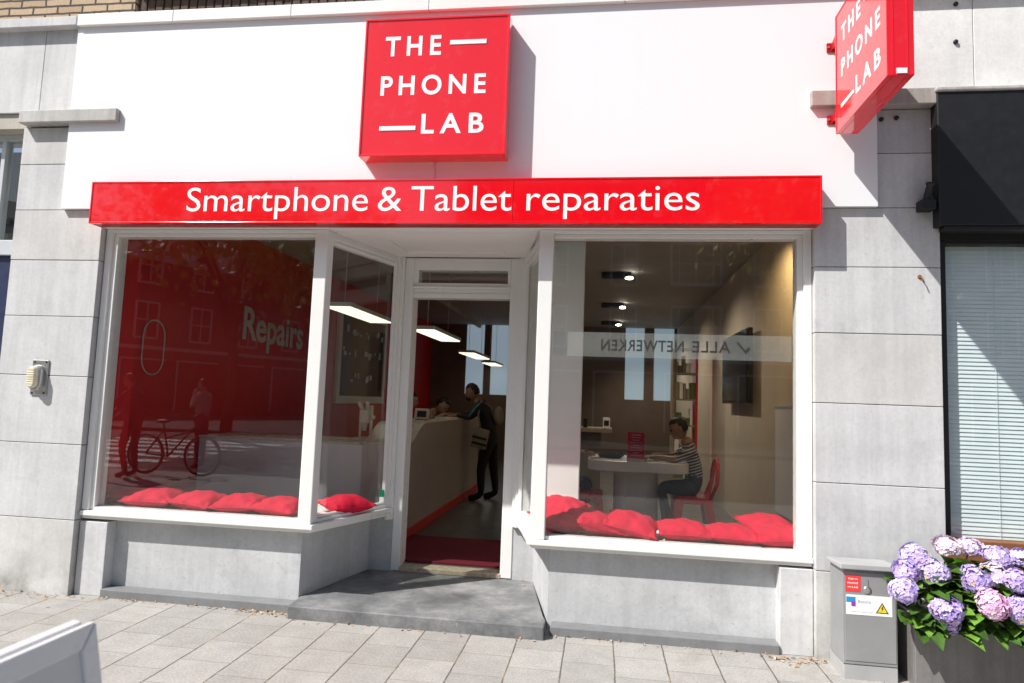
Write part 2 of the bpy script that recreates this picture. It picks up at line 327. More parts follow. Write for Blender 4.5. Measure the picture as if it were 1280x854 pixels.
# ------------------------------------------------------------------ mesh helpers
class MB:
    def __init__(s, *mats): s.bm = bmesh.new(); s.mats = list(mats)
    def _mi(s, faces, mi):
        for f in faces: f.material_index = mi
    def box(s, x0, x1, y0, y1, z0, z1, bev=0, mi=0, rot=None, seg=2):
        r = bmesh.ops.create_cube(s.bm, size=1); vs = r['verts']
        for v in vs: v.co = Vector(((x0+x1)/2 + v.co.x*(x1-x0), (y0+y1)/2 + v.co.y*(y1-y0), (z0+z1)/2 + v.co.z*(z1-z0)))
        fs = set(f for v in vs for f in v.link_faces); s._mi(fs, mi)
        if bev:
            es = list({e for v in vs for e in v.link_edges})
            rr = bmesh.ops.bevel(s.bm, geom=es, offset=bev, segments=seg, affect='EDGES', profile=.5, clamp_overlap=True)
            s._mi(rr['faces'], mi); vs = list({v for f in rr['faces'] for v in f.verts} | {v for v in vs if v.is_valid})
        if rot: bmesh.ops.transform(s.bm, matrix=rot, verts=vs)
        return vs
    def obox(s, mat4, size, bev=0, mi=0):
        x, y, z = size
        return s.box(-x/2, x/2, -y/2, y/2, -z/2, z/2, bev, mi, mat4)
    def prism(s, poly, a0, a1, axis='z', mi=0):
        # poly: 2D points; axis: extrusion axis. z:(x,y) ; x:(y,z) ; y:(x,z)
        def P(p, a):
            return Vector((p[0], p[1], a)) if axis == 'z' else Vector((a, p[0], p[1])) if axis == 'x' else Vector((p[0], a, p[1]))
        A = [s.bm.verts.new(P(p, a0)) for p in poly]; B = [s.bm.verts.new(P(p, a1)) for p in poly]
        n = len(poly); fs = []
        for i in range(n): fs.append(s.bm.faces.new((A[i], A[(i+1) % n], B[(i+1) % n], B[i])))
        fs.append(s.bm.faces.new(A[::-1])); fs.append(s.bm.faces.new(B)); s._mi(fs, mi)
        return A+B
    def tube(s, pts, rad, seg=10, mi=0, cap=True, sq=None):
        pts = [Vector(p) for p in pts]; n = len(pts); rs = rad if isinstance(rad, (list, tuple)) else [rad]*n
        rings = []; prev = None
        for i, p in enumerate(pts):
            d = (pts[min(i+1, n-1)] - pts[max(i-1, 0)]).normalized()
            if prev is None:
                a = Vector((0, 0, 1)) if abs(d.z) < .9 else Vector((1, 0, 0)); x = d.cross(a).normalized()
            else: x = (prev - d*prev.dot(d)).normalized()
            prev = x; y = d.cross(x)
            rings.append([s.bm.verts.new(p + (x*math.cos(2*math.pi*k/seg) + y*math.sin(2*math.pi*k/seg)*(sq or 1))*rs[i]) for k in range(seg)])
        fs = []
        for i in range(n-1):
            for k in range(seg): fs.append(s.bm.faces.new((rings[i][k], rings[i][(k+1) % seg], rings[i+1][(k+1) % seg], rings[i+1][k])))
        if cap: fs.append(s.bm.faces.new(rings[0][::-1])); fs.append(s.bm.faces.new(rings[-1]))
        for f in fs: f.smooth = True
        s._mi(fs, mi)
    def lathe(s, prof, center, axis=Vector((0, 0, 1)), seg=20, mi=0):
        q = Vector((0, 0, 1)).rotation_difference(Vector(axis)); c = Vector(center); rings = []
        for r, h in prof: rings.append([s.bm.verts.new(c + q @ Vector((r*math.cos(2*math.pi*k/seg), r*math.sin(2*math.pi*k/seg), h))) for k in range(seg)])
        fs = []
        for i in range(len(prof)-1):
            for k in range(seg): fs.append(s.bm.faces.new((rings[i][k], rings[i][(k+1) % seg], rings[i+1][(k+1) % seg], rings[i+1][k])))
        fs.append(s.bm.faces.new(rings[0][::-1])); fs.append(s.bm.faces.new(rings[-1]))
        for f in fs[:-2]: f.smooth = True
        s._mi(fs, mi)
    def ball(s, c, r, sc=(1, 1, 1), mi=0, u=12, v=8, rot=None):
        rr = bmesh.ops.create_uvsphere(s.bm, u_segments=u, v_segments=v, radius=r)
        m = Matrix.Translation(Vector(c)) @ (rot or Matrix()) @ Matrix.Diagonal((*sc, 1))
        bmesh.ops.transform(s.bm, matrix=m, verts=rr['verts'])
        fs = {f for x in rr['verts'] for f in x.link_faces}
        for f in fs: f.smooth = True; f.material_index = mi
        return rr['verts']
    def torus(s, c, axis, Rr, r, seg=32, sub=8, mi=0):
        q = Vector((0, 0, 1)).rotation_difference(Vector(axis)); c = Vector(c); g = []
        for i in range(seg):
            a = 2*math.pi*i/seg
            g.append([s.bm.verts.new(c + q @ Vector(((Rr + r*math.cos(2*math.pi*j/sub))*math.cos(a), (Rr + r*math.cos(2*math.pi*j/sub))*math.sin(a), r*math.sin(2*math.pi*j/sub)))) for j in range(sub)])
        for i in range(seg):
            for j in range(sub):
                f = s.bm.faces.new((g[i][j], g[(i+1) % seg][j], g[(i+1) % seg][(j+1) % sub], g[i][(j+1) % sub])); f.smooth = True; f.material_index = mi
    def build(s, name, parent=None, **tags):
        bmesh.ops.recalc_face_normals(s.bm, faces=s.bm.faces)
        me = bpy.data.meshes.new(name); s.bm.to_mesh(me); s.bm.free()
        for m in s.mats: me.materials.append(M[m] if isinstance(m, str) else m)
        return link(name, me, parent, **tags)

def link(name, data, parent=None, **tags):
    o = bpy.data.objects.new(name, data); COL.objects.link(o)
    if parent is not None:
        o.parent = parent
        L = WORLD.get(parent.name, Matrix())
        o.matrix_parent_inverse = L.inverted()
    tag(o, **tags); return o
WORLD = {}
def tag(o, label=None, cat=None, group=None, kind=None):
    if label: o['label'] = label
    if cat: o['category'] = cat
    if group: o['group'] = group
    if kind: o['kind'] = kind
def thing(name, label, cat, loc=(0, 0, 0), group=None):
    o = bpy.data.objects.new(name, None); COL.objects.link(o); o.location = loc; o.empty_display_size = .1
    WORLD[o.name] = Matrix.Translation(Vector(loc)); tag(o, label, cat, group); return o

def curve_mesh(body, offset=0, spacing=1.0):
    c = bpy.data.curves.new('lettering_source', 'FONT'); c.body = body; c.size = 1; c.extrude = .0; c.offset = offset
    c.space_character = spacing; c.resolution_u = 5
    o = bpy.data.objects.new('lettering_source', c); COL.objects.link(o)
    dg = bpy.context.evaluated_depsgraph_get(); me = bpy.data.meshes.new_from_object(o.evaluated_get(dg))
    bpy.data.objects.remove(o); bpy.data.curves.remove(c)
    return me
def add_text(mb, body, x0, x1, z0, z1, place, offset=0, spacing=1.0, mirror=False, mi=0, ref=None, thick=.0012, ital=0):
    """letters of body fill x0..x1; z0 is the baseline and z1 the cap height; place maps (x, z, depth) to a point"""
    me = curve_mesh(body, offset, spacing)
    xs = [v.co.x for v in me.vertices]; a, b = min(xs), max(xs)
    caph = curve_mesh(ref or 'H', offset); hs = [v.co.y for v in caph.vertices]; ch = max(hs); bpy.data.meshes.remove(caph)
    tmp = bmesh.new(); tmp.from_mesh(me); bpy.data.meshes.remove(me)
    r = bmesh.ops.extrude_face_region(tmp, geom=tmp.faces[:])
    top = {v for v in r['geom'] if isinstance(v, bmesh.types.BMVert)}
    mp = {}
    for v in tmp.verts:
        u = (v.co.x-a)/(b-a)
        if mirror: u = 1-u
        zz = v.co.y/ch
        mp[v] = mb.bm.verts.new(place(x0 + u*(x1-x0) + ital*zz*(z1-z0), z0 + zz*(z1-z0), thick if v in top else 0))
    for f in tmp.faces:
        try: nf = mb.bm.faces.new([mp[v] for v in f.verts]); nf.material_index = mi
        except ValueError: pass
    tmp.free()

# ------------------------------------------------------------------ ground
g = MB('pavers'); g.box(-30, 30, -6.5, 0.6, -.15, 0); g.build('pavement', kind='structure')
g = MB('asphalt'); g.box(-200, 200, -17.9, -6.62, -.3, -.12); g.build('road', kind='structure')
g = MB('footing'); g.box(-30, 30, -6.62, -6.5, -.3, .0, .01); g.build('kerb', kind='structure')
g = MB('asphalt'); g.box(-200, 200, -200, -18, -.3, .0); g.box(-200, 200, .6, 60, -.5, -.02); g.build('ground', kind='structure')
g = MB('roadpaint')
for i in range(7): g.box(-15, -9.5, -7.6-i*1.1-.5, -7.6-i*1.1, -.119, -.114)
g.build('zebra_crossing', kind='structure')

# ------------------------------------------------------------------ the shop building
shop = thing('shop_building', 'grey limestone shopfront with white fascia panel, recessed door and two white display windows', 'shop')
JZ = [-.02, .5296, 1.0693, 1.5662, 2.0109, 2.4372, 2.8239, 3.1821, 3.475]
def pier(x0, x1, hole=None):
    b = MB('stone_low', 'joint', 'stone_mid', 'stone_warm', 'stone_base')
    for i in range(len(JZ)-1):
        z0, z1 = JZ[i] + (.0022 if i else 0), JZ[i+1]-.0022
        b.box(x0, x1, random.uniform(-.0015, .0015), .45, z0, z1, .003, (4 if i == 0 else random.choice((0, 0, 2, 3))))
    b.box(x0+.01, x1-.01, .008, .44, 0, 3.47, 0, 1)
    return b
pier(-4.4864, -3.7439).build('stone_pier', shop)
pier(1.3435, 2.0949).build('stone_pier', shop)
# upper stone band
b = MB('stone', 'joint')
for x0, x1 in ((-9, -6.1), (-6.096, -4.377), (-4.373, -3.6)): b.box(x0, x1, 0, .45, 3.60, 4.262, .003)
b.box(-8.9, -3.7, .006, .44, 3.61, 4.25, 0, 1)
b.build('lintel_stone', shop)
b = MB('stone_white', 'joint')
for x0, x1 in ((1.6, 2.318), (2.322, 5.5)): b.box(x0, x1, 0, .45, 3.585, 4.262, .003)
b.box(1.65, 5.4, .006, .44, 3.59, 4.25, 0, 1)
b.build('lintel_stone', shop, label='whitewashed lintel stone')
b = MB('ledge'); b.box(-4.47, -3.648, -.075, .3, 3.487, 3.585, .006); b.build('stone_ledge', shop)
b = MB('ledge_brown'); b.box(1.306, 2.09, -.075, .3, 3.477, 3.582, .006); b.build('stone_ledge', shop, label='brown weathered stone ledge')
# backing wall behind the fascia
b = MB('joint'); b.box(-3.74, 1.34, .02, .45, 2.705, 3.48); b.box(-3.6, 1.6, .02, .45, 3.48, 4.25); b.build('wall', shop)
b = MB('panel')
b.prism([(-4.07, 2.824), (1.717, 2.824), (1.717, 4.252), (-4.07, 4.252)], -.0355, -.004, 'y')
b.build('fascia_panel', shop)
# cornice and what is above it
b = MB('stone', 'joint'); b.box(-9, -4.068, -.065, .45, 4.262, 4.335, .004); b.build('cornice', shop)
b = MB('white', 'joint')
xs = [-4.06, -3.26, -2.32, -1.28, .1, 1.4, 2.9, 5.5]
for i in range(len(xs)-1): b.box(xs[i]+.0015, xs[i+1]-.0015, -.066, .45, 4.254, 4.345, .004)
b.build('cornice', shop, label='white painted cornice')
b = MB('bricks'); b.box(-9, -3.64, .004, .45, 4.345, 7.5); b.box(-3.64, 5.5, .12, .45, 4.62, 7.5); b.build('brick_wall', shop)
b = MB('soldier', 'joint')
x = -3.62
while x < 5.4:
    b.box(x, x+.058, .03+random.uniform(-.004, .004), .4, 4.345, 4.53, .004); x += .07
b.box(-3.63, 5.45, .045, .41, 4.346, 4.52, 0, 1)
b.build('soldier_course', shop)
b = MB('copper'); b.box(-3.62, 5.4, -.03, .3, 4.532, 4.61, .006); b.build('window_sill', shop)
# hole plugs, nail, cable
for x, z in ((1.755, 3.407), (1.847, 3.415), (2.217, 4.171), (2.211, 3.915)):
    b = MB('black'); b.lathe([(.014, 0), (.014, .012), (.008, .016)], (x, -.001, z), (0, -1, 0), 10); b.build('wall_plug', shop)
b = MB('rust'); b.tube([(1.972, .0, 2.375), (1.974, -.03, 2.37), (1.985, -.032, 2.335)], .004, 6); b.lathe([(.016, 0), (.012, .008)], (1.972, 0, 2.377), (0, -1, 0), 8); b.build('nail', shop)
b = MB('panel'); b.tube([(-1.19, -.042, 3.16), (-1.188, -.041, 3.08), (-1.19, -.042, 2.985)], .006, 6); b.build('cable', shop)

# --- recess soffit
def lerp(a, b, t): return a + (b-a)*t
b = MB('soffit')
b.box(-3.74, 1.34, -.03, .055, 2.69, 2.705)
b.prism([(-2.06, .055), (-.36, .055), (-.58, .95), (-1.76, .95)], 2.69, 2.71)
b.build('soffit', shop)
b = MB('soffit')  # raised border of the soffit panel
o_ = [(-1.93, .10), (-.47, .10), (-.62, .86), (-1.70, .86)]; i_ = [(-1.62, .30), (-.74, .30), (-.78, .72), (-1.58, .72)]
for k in range(4):
    b.prism([o_[k], o_[(k+1) % 4], i_[(k+1) % 4], i_[k]], 2.672, 2.6895)
b.build('soffit_moulding', shop)

# --- display windows
def display_window(side):
    # side -1: left, +1: right.  outer jamb, corner post, inner post given in world x
    if side < 0: xo, xp0, xp1, xi, sx0, sx1, sxi = -3.735, -2.07, -1.972, -1.745, -3.737, -1.955, -1.672
    else: xo, xp0, xp1, xi, sx0, sx1, sxi = 1.340, -.345, -.443, -.605, 1.342, -.455, -.660
    sg = 1 if side < 0 else -1
    def bx(m, xa, xb, *r, **k): return m.box(min(xa, xb), max(xa, xb), *r, **k)
    win = MB('white')
    # jamb, stepped
    bx(win, xo, xo+sg*.05, .045, .19, .60, 2.69, bev=.004)
    bx(win, xo+sg*.05, xo+sg*.085, .065, .17, .612, 2.66, bev=.004)
    # head, stepped
    bx(win, xo+sg*.002, xp1-sg*.002, .047, .19, 2.665, 2.688, bev=.004)
    bx(win, xo+sg*.05, xp0, .066, .168, 2.638, 2.664, bev=.004)
    # bottom rail
    bx(win, xo+sg*.052, xp0, .068, .16, .598, .622, bev=.003)
    # side head and bottom rail (oblique)
    ax, ay, cx, cy = xp1-sg*.05, .10, xi, .93
    d = Vector((cx-ax, cy-ay, 0)); L = d.length; ang = math.atan2(d.y, d.x)
    mid = Vector(((ax+cx)/2, (ay+cy)/2, 0))
    def side_box(z0, z1, wid, off=0, L_=L, bev=.004):
        nrm = Vector((-d.y, d.x, 0)).normalized()
        m = Matrix.Translation(mid + nrm*off + Vector((0, 0, (z0+z1)/2))) @ Matrix.Rotation(ang, 4, 'Z')
        win.obox(m, (L_, wid, z1-z0), bev)
    side_box(2.63, 2.688, .085); side_box(2.60, 2.6285, .05); side_box(.598, .622, .075); side_box(.623, .640, .045)
    # inner posts, stepped mouldings towards the door frame
    for k in range(3):
        a = xi + sg*(.0+k*.026); bx(win, a-sg*.005, a+sg*.024, .88+k*.024, 1.04, .50 if k else .60, 2.688, bev=.004)
    root = win.build('display_window', shop)
    pb = MB('white'); bx(pb, xp0, xp1, .042, .145, .598, 2.689, bev=.006); bx(pb, xp0+sg*.012, xp1-sg*.012, .145, .175, .6, 2.67, bev=.003)
    pb.build('corner_post', root)
    s = MB('white')
    fl = [(sx0, .145), (sx0, .03), (sx1, .03), (sxi, .93), (sxi-sg*.19, .95), (sx1-sg*.22, .145)]
    s.prism(fl, .562, .5975)
    # moulding under the nosing
    fl2 = [(sx0-0*sg, .14), (sx0, .055), (sx1-sg*.025, .055), (sxi-sg*.022, .85), (sxi-sg*.11, .86), (sx1-sg*.14, .14)]
    s.prism(fl2, .538, .5615)
    so_ = s.build('sill', root)
    mod = so_.modifiers.new('bevel', 'BEVEL'); mod.width = .005; mod.segments = 2; mod.limit_method = 'ANGLE'
    gl = MB('glass'); bx(gl, xo+sg*.088, xp0-sg*.002, .098, .104, .6215, 2.637); gl.build('glass', root)
    g2 = MB('glass'); m = Matrix.Translation(mid + Vector((0, 0, 1.62))) @ Matrix.Rotation(ang, 4, 'Z'); g2.obox(m, (L-.11, .006, 1.955)); g2.build('glass', root)
    return root
wl = display_window(-1); wr = display_window(1)
# film with mirrored print inside the right pane
f = MB('film'); f.box(-.33, 1.237, .128, .1292, 1.828, 1.995); film = f.build('window_film', wr)
tx = MB('filmtext')
pf = lambda x, z, d: Vector((x, .1275-d, z))
add_text(tx, 'ALLE', .60, .848, 1.876, 1.95, pf, .012, 1.1, True, thick=.0008)
add_text(tx, 'NETWERKEN', -.005, .545, 1.874, 1.948, pf, .012, 1.1, True, thick=.0008)
tx.prism([(.965, 1.92), (.975, 1.905), (.945, 1.873), (.885, 1.945), (.897, 1.952), (.945, 1.895)], .1268, .1276, 'y')
tx.build('lettering', film)
b = MB('green', 'sticker'); b.box(-1.760, -1.724, .86, .866, .69, .745, 0, 0); b.box(-1.760, -1.724, .86, .866, .645, .688, 0, 1)
st = b.build('sticker', wl); 

# --- door frame
df = MB('white')
df.box(-1.669, -1.595, .96, 1.08, .09, 2.688, .005); df.box(-.765, -.673, .96, 1.08, .09, 2.688, .005)
df.box(-1.594, -.766, .962, 1.08, 2.345, 2.385, .004); df.box(-1.594, -.766, .970, 1.08, 2.385, 2.425, .003)
df.box(-1.594, -.766, .962, 1.07, 2.425, 2.472, .004); df.box(-1.594, -.766, .962, 1.07, 2.582, 2.686, .004)
df.box(-1.594, -1.553, .964, 1.07, 2.472, 2.582, .003); df.box(-.789, -.766, .964, 1.07, 2.472, 2.582, .003)
df.box(-1.6, -.76, .935, .962, 2.423, 2.44, .003)
dfo = df.build('door_frame', shop)
b = MB('glass'); b.box(-1.5525, -.7895, 1.0, 1.006, 2.4725, 2.5815); b.build('transom_glass', dfo)
b = MB('threshold'); b.box(-1.6, -.76, .955, 1.10, .084, .124, .006); b.build('threshold', dfo)

# --- plinths, pillars, footings, step
def plinth(side):
    if side < 0: P = [(-3.53, .135), (-2.069, .135), (-1.8635, .9678), (-1.65, .9678), (-1.65, 1.0), (-3.53, 1.0)]
    else: P = [(1.16, .135), (-.316, .135), (-.5006, .9678), (-.68, .9678), (-.68, 1.0), (1.16, 1.0)][::-1]
    b = MB('plinth'); b.prism(P, .0, .537); return b.build('plinth', shop)
plinth(-1); plinth(1)
b = MB('stone_low'); b.box(-3.735, -3.515, .045, .30, 0, .52, .004); b.build('plinth_pillar', shop)
b = MB('stone_low'); b.box(1.142, 1.340, .040, .30, 0, .525, .004); b.build('plinth_pillar', shop)
b = MB('footing'); b.box(-3.512, -2.05, .022, .3, -.05, .058, .006); b.build('footing', shop)
b = MB('footing'); b.box(-.29, 1.138, .022, .3, -.05, .058, .006); b.build('footing', shop)
b = MB('blue')
b.prism([(-2.042, -.079), (-.3224, -.079), (-.3224, .06), (-.345, .14), (-.5, .9678), (-.68, 1.0), (-1.65, 1.0), (-1.86, .9678), (-2.06, .14)], -.05, .0836)
o = b.build('door_step', shop); md = o.modifiers.new('bevel', 'BEVEL'); md.width = .006; md.segments = 2; md.limit_method = 'ANGLE'

# --- interior shell
b = MB('floor'); b.box(-4.05, 1.7, 1.085, 11.0, .05, .126); b.build('floor', kind='structure')
b = MB('redwall'); b.box(-4.12, -4.05, .46, 11.0, .1, 3.27); b.box(-4.12, -3.745, .45, .459, .1, 3.27); rw = b.build('interior_wall', shop, label='red painted wall')
b = MB('beige'); b.box(1.70, 1.77, .46, 11.0, .1, 3.27); b.box(1.345, 1.77, .45, .459, .1, 3.27); b.build('interior_wall', shop, label='cream painted wall')
b = MB('brownwall')
hz0, hz1 = 1.62, 3.1
xs = [(-4.12, -3.2), (-2.77, -2.60), (-2.16, .54), (.97, 1.19), (1.64, 1.77)]
for a, c in xs: b.box(a, c, 11.0, 11.08, .1, 3.27)
for a, c in ((-3.2, -2.77), (-2.60, -2.16), (.54, .97), (1.19, 1.64)): b.box(a, c, 11.001, 11.081, .1, hz0)
bw = b.build('interior_wall', shop, label='brown back wall')
b = MB('redwall'); b.box(-3.7435, -3.737, .192, .4595, .598, 2.70); b.build('reveal_lining', shop)
b = MB('beige'); b.box(1.337, 1.343, .192, .4595, .598, 2.70); b.build('reveal_lining', shop)
for a, c in ((-3.2, -2.77), (-2.60, -2.16), (.54, .97), (1.19, 1.64)):
    k = MB('backglass'); k.box(a, c, 11.03, 11.05, hz0, 3.27); k.build('back_window', shop)
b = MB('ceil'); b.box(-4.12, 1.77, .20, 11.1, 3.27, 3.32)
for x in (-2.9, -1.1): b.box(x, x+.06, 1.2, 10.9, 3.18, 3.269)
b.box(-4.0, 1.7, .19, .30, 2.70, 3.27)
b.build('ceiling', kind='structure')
b = MB('intwhite'); b.box(-.52, -.150, .76, .94, .599, 3.269, .004); b.build('partition', shop)
b = MB('intwhite')
b.prism([(-3.74, .20), (-2.02, .20), (-1.80, .98), (-1.72, 1.06), (-3.74, 1.06)], .52, .598); b.prism([(-3.74, 1.0), (-1.72, 1.0), (-1.72, 1.06), (-3.74, 1.06)], .1, .5199)
b.build('window_seat', shop)
b = MB('intwhite')
b.prism([(1.34, .20), (-.40, .20), (-.57, .98), (-.64, 1.04), (1.34, 1.04)], .52, .598); b.prism([(1.34, .98), (-.14, .98), (-.14, 1.04), (1.34, 1.04)], .1, .5199)
b.build('window_seat', shop)
# closing fillet around the door reveal
b = MB('intwhite'); b.box(-1.80, -1.60, 1.081, 1.14, .1, 3.269); b.box(-.77, -.64, 1.081, 1.14, .1, 3.269); b.box(-1.6, -.77, 1.081, 1.13, 2.70, 3.269); b.build('door_reveal', shop)

# Repairs lettering and phone outline on the red wall
b = MB('wallprint')
pw = lambda x, z, d: Vector((-4.0495 + d, x, z))
add_text(b, 'Repairs', 2.58, 4.10, 2.10, 2.47, pw, .02, 1.0, thick=.006)
b.build('lettering', rw)
b = MB('wallprint')
def rr_outline(y0, y1, z0, z1, wdt, n=10):
    r = (y1-y0)/2; pts = []
    for k in range(n+1): a = math.pi*k/n; pts.append(((y0+y1)/2 + r*math.cos(a), z1-r + r*math.sin(a)))
    for k in range(n+1): a = math.pi + math.pi*k/n; pts.append(((y0+y1)/2 + r*math.cos(a), z0+r + r*math.sin(a)))
    b.tube([(-4.045, p[0], p[1]) for p in pts + pts[:1]], wdt, 6, cap=False)
rr_outline(.95, 1.24, 1.62, 2.12, .007)
b.build('phone_outline', rw)

# ------------------------------------------------------------------ signs
RED_TH = {}
def red_box_sign(root, x0, x1, y0, y1, z0, z1, lip=.012):
    b = MB('red', 'reddark')
    b.box(x0+lip, x1-lip, y0+.006, y1, z0+lip, z1-lip, 0, 0)
    b.build('sign_face', root)
    f = MB('red')
    f.box(x0, x0+lip, y0, y1-.001, z0, z1, .002); f.box(x1-lip, x1, y0, y1-.001, z0, z1, .002)
    f.box(x0+lip, x1-lip, y0, y1-.001, z1-lip, z1, .002); f.box(x0+lip, x1-lip, y0, y1-.001, z0, z0+lip, .002)
    f.build('sign_frame', root)
sq = thing('wall_sign', 'square red sign box reading THE PHONE LAB mounted flat on the white fascia panel', 'sign', (-1.19, -.036, 3.64))
red_box_sign(sq, -1.6985, -.6744, -.168, -.036, 3.147, 4.138, .014)
b = MB('letter'); ps = lambda x, z, d: Vector((x, -.1621-d, z))
OFF = .022
add_text(b, 'THE', -1.548, -1.150, 3.868, 4.006, ps, OFF, 1.45)
add_text(b, 'PHONE', -1.567, -.826, 3.585, 3.720, ps, OFF, 1.42)
add_text(b, 'LAB', -1.263, -.829, 3.307, 3.443, ps, OFF, 1.5)
b.box(-1.087, -.833, -.166, -.1615, 3.934, 3.964); b.box(-1.560, -1.303, -.166, -.1615, 3.329, 3.359)
b.build('lettering', sq)

bd = thing('fascia_sign', 'long red sign band reading Smartphone & Tablet reparaties above the windows', 'sign', (-1.19, -.02, 2.83))
b = MB('red'); b.box(-3.715, -.612, -.147, -.02, 2.692, 2.978); b.box(-.610, 1.3335, -.147, -.02, 2.692, 2.978); b.build('sign_face', bd)
b = MB('red'); b.box(-3.727, -3.715, -.151, -.02, 2.68, 2.99, .002); b.box(1.3335, 1.3455, -.151, -.02, 2.68, 2.99, .002)
b.box(-3.715, 1.3335, -.151, -.02, 2.978, 2.99, .002); b.box(-3.715, 1.3335, -.151, -.125, 2.68, 2.692, .002); b.build('sign_frame', bd)
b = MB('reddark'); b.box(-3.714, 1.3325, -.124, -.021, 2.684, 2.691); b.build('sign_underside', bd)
b = MB('letter'); pb_ = lambda x, z, d: Vector((x, -.1468-d, z))
for wd, x0, x1 in (('Smartphone', -2.966, -1.618), ('&', -1.545, -1.378), ('Tablet', -1.312, -.621), ('reparaties', -.520, .599)):
    add_text(b, wd, x0, x1, 2.768, 2.939, pb_, -.001, 1.0)
b.build('lettering', bd)

pj = thing('projecting_sign', 'red box sign reading THE PHONE LAB sticking out over the pavement on two red brackets', 'sign', (1.49, -.15, 3.64))
X0, X1, Y0, Y1, Z0, Z1 = 1.427, 1.560, -.907, -.15, 3.253, 4.03
b = MB('red'); b.box(X0+.004, X1-.004, Y0+.012, Y1-.012, Z0+.012, Z1-.012); b.build('sign_face', pj)
b = MB('red')
b.box(X0, X1, Y0, Y0+.012, Z0, Z1, .002); b.box(X0, X1, Y1-.012, Y1, Z0, Z1, .002)
b.box(X0, X1, Y0+.012, Y1-.012, Z0, Z0+.012, .002); b.box(X0, X1, Y0+.012, Y1-.012, Z1-.012, Z1, .002)
for x in (X0+.028, X1-.034): b.box(x, x+.004, Y0-.003, Y0+.001, Z0+.002, Z1-.002)
for x in (X0+.028, X1-.034): b.box(x, x+.004, Y0+.01, Y1-.01, Z0-.003, Z0+.001)
b.build('sign_frame', pj)
b = MB('letter'); pp = lambda x, z, d: Vector((X0+.0041-d, x, z))
# x runs from the wall outwards (-y)
def ptx(body, ya, yb, z0, z1, sp): add_text(b, body, ya, yb, z0, z1, lambda x, z, d: Vector((X0+.0041-d, -x, z)), OFF, sp)
ptx('THE', .25, .555, 3.80, 3.905, 1.45); ptx('PHONE', .245, .82, 3.585, 3.69, 1.42); ptx('LAB', .475, .82, 3.365, 3.47, 1.5)
b.box(X0, X0+.005, -.82, -.61, 3.845, 3.868); b.box(X0, X0+.005, -.445, -.245, 3.383, 3.406)
b.build('lettering', pj)
for z in (3.885, 3.395):
    b = MB('reddark', 'steel')
    b.prism([(-.15, z+.055), (-.036, z+.02), (-.036, z-.02), (-.15, z-.03)], 1.44, 1.455, 'x')
    b.box(1.41, 1.53, -.046, -.037, z-.03, z+.03, .002)
    b.box(1.45, 1.53, -.15, -.046, z-.018, z+.018, .003)
    b.lathe([(.008, 0), (.008, .006)], (1.42, -.046, z), (0, -1, 0), 8, 1)
    b.build('bracket', pj)
b = MB('sticker'); b.box(1.472, 1.523, Y0-.0045, Y0-.001, Z0+.010, Z0+.038); b.build('maker_label', pj)

# ------------------------------------------------------------------ neighbours
nb = thing('neighbour_shop', 'neighbouring shopfront with black fascia box over a window with closed white blinds', 'shop', (3.6, 0, 0))
b = MB('black'); b.box(2.055, 5.5, -.085, .3, 2.688, 3.545, .006); b.box(2.09, 5.5, -.075, .3, 2.66, 2.686, .003); b.box(2.09, 5.5, .02, .3, 2.62, 2.66); b.build('fascia', nb)
b = MB('ledge'); b.box(2.045, 5.5, -.10, .3, 3.547, 3.575, .008); b.build('lead_flashing', nb)
b = MB('black'); b.box(2.097, 2.142, .035, .20, .64, 2.62, .003); b.box(2.142, 5.5, .04, .2, 2.60, 2.62); wf = b.build('window_frame', nb)
b = MB('woodsill'); b.box(2.097, 5.5, .005, .3, .64, .768, .006); b.box(2.097, 5.5, .03, .3, .10, .64); b.build('wooden_sill', nb)
b = MB('blind', 'sticker')
z = .78
while z < 2.6:
    m = Matrix.Translation((3.83, .115, z)) @ Matrix.Rotation(R(76), 4, 'X'); b.obox(m, (3.36, .040, .0016)); z += .0262
for x in (2.45, 3.4): b.box(x, x+.002, .098, .1, .78, 2.6, 0, 1)
b.build('blind', nb)
b = MB('glass'); b.box(2.142, 5.4, .06, .066, .768, 2.60); b.build('glass', nb)
b = MB('darkroom', 'blind'); b.box(2.10, 5.5, .30, .32, .1, 2.6); b.box(2.14, 5.5, .15, .16, .768, 2.6, 0, 1); b.build('room', nb)
b = MB('stone_low'); b.box(2.097, 5.5, .05, .4, -.05, .10); b.build('base', nb)

nl = thing('neighbour_window', 'tall neighbouring window with pale frame beyond the left stone pier', 'window', (-5.6, .15, 0))
b = MB('beigestone'); b.box(-7, -4.487, .02, .4, 3.48, 3.595); b.build('lintel', nl)
b = MB('greyframe'); b.box(-7, -4.49, .13, .2, 3.43, 3.478, .003); b.box(-4.53, -4.49, .13, .2, .7, 3.43, .003); b.box(-4.80, -4.765, .13, .2, 2.63, 3.43, .003)
b.box(-7, -4.53, .12, .21, 2.50, 2.62, .004); b.build('frame', nl)
b = MB('glass'); b.box(-7, -4.53, .16, .166, 2.62, 3.43); b.build('glass', nl)
b = MB('navypanel'); b.box(-7, -4.53, .15, .19, .05, 2.50); b.build('panel', nl)
b = MB('darkroom'); b.box(-7, -4.49, .42, .45, .05, 3.45); b.build('room', nl)

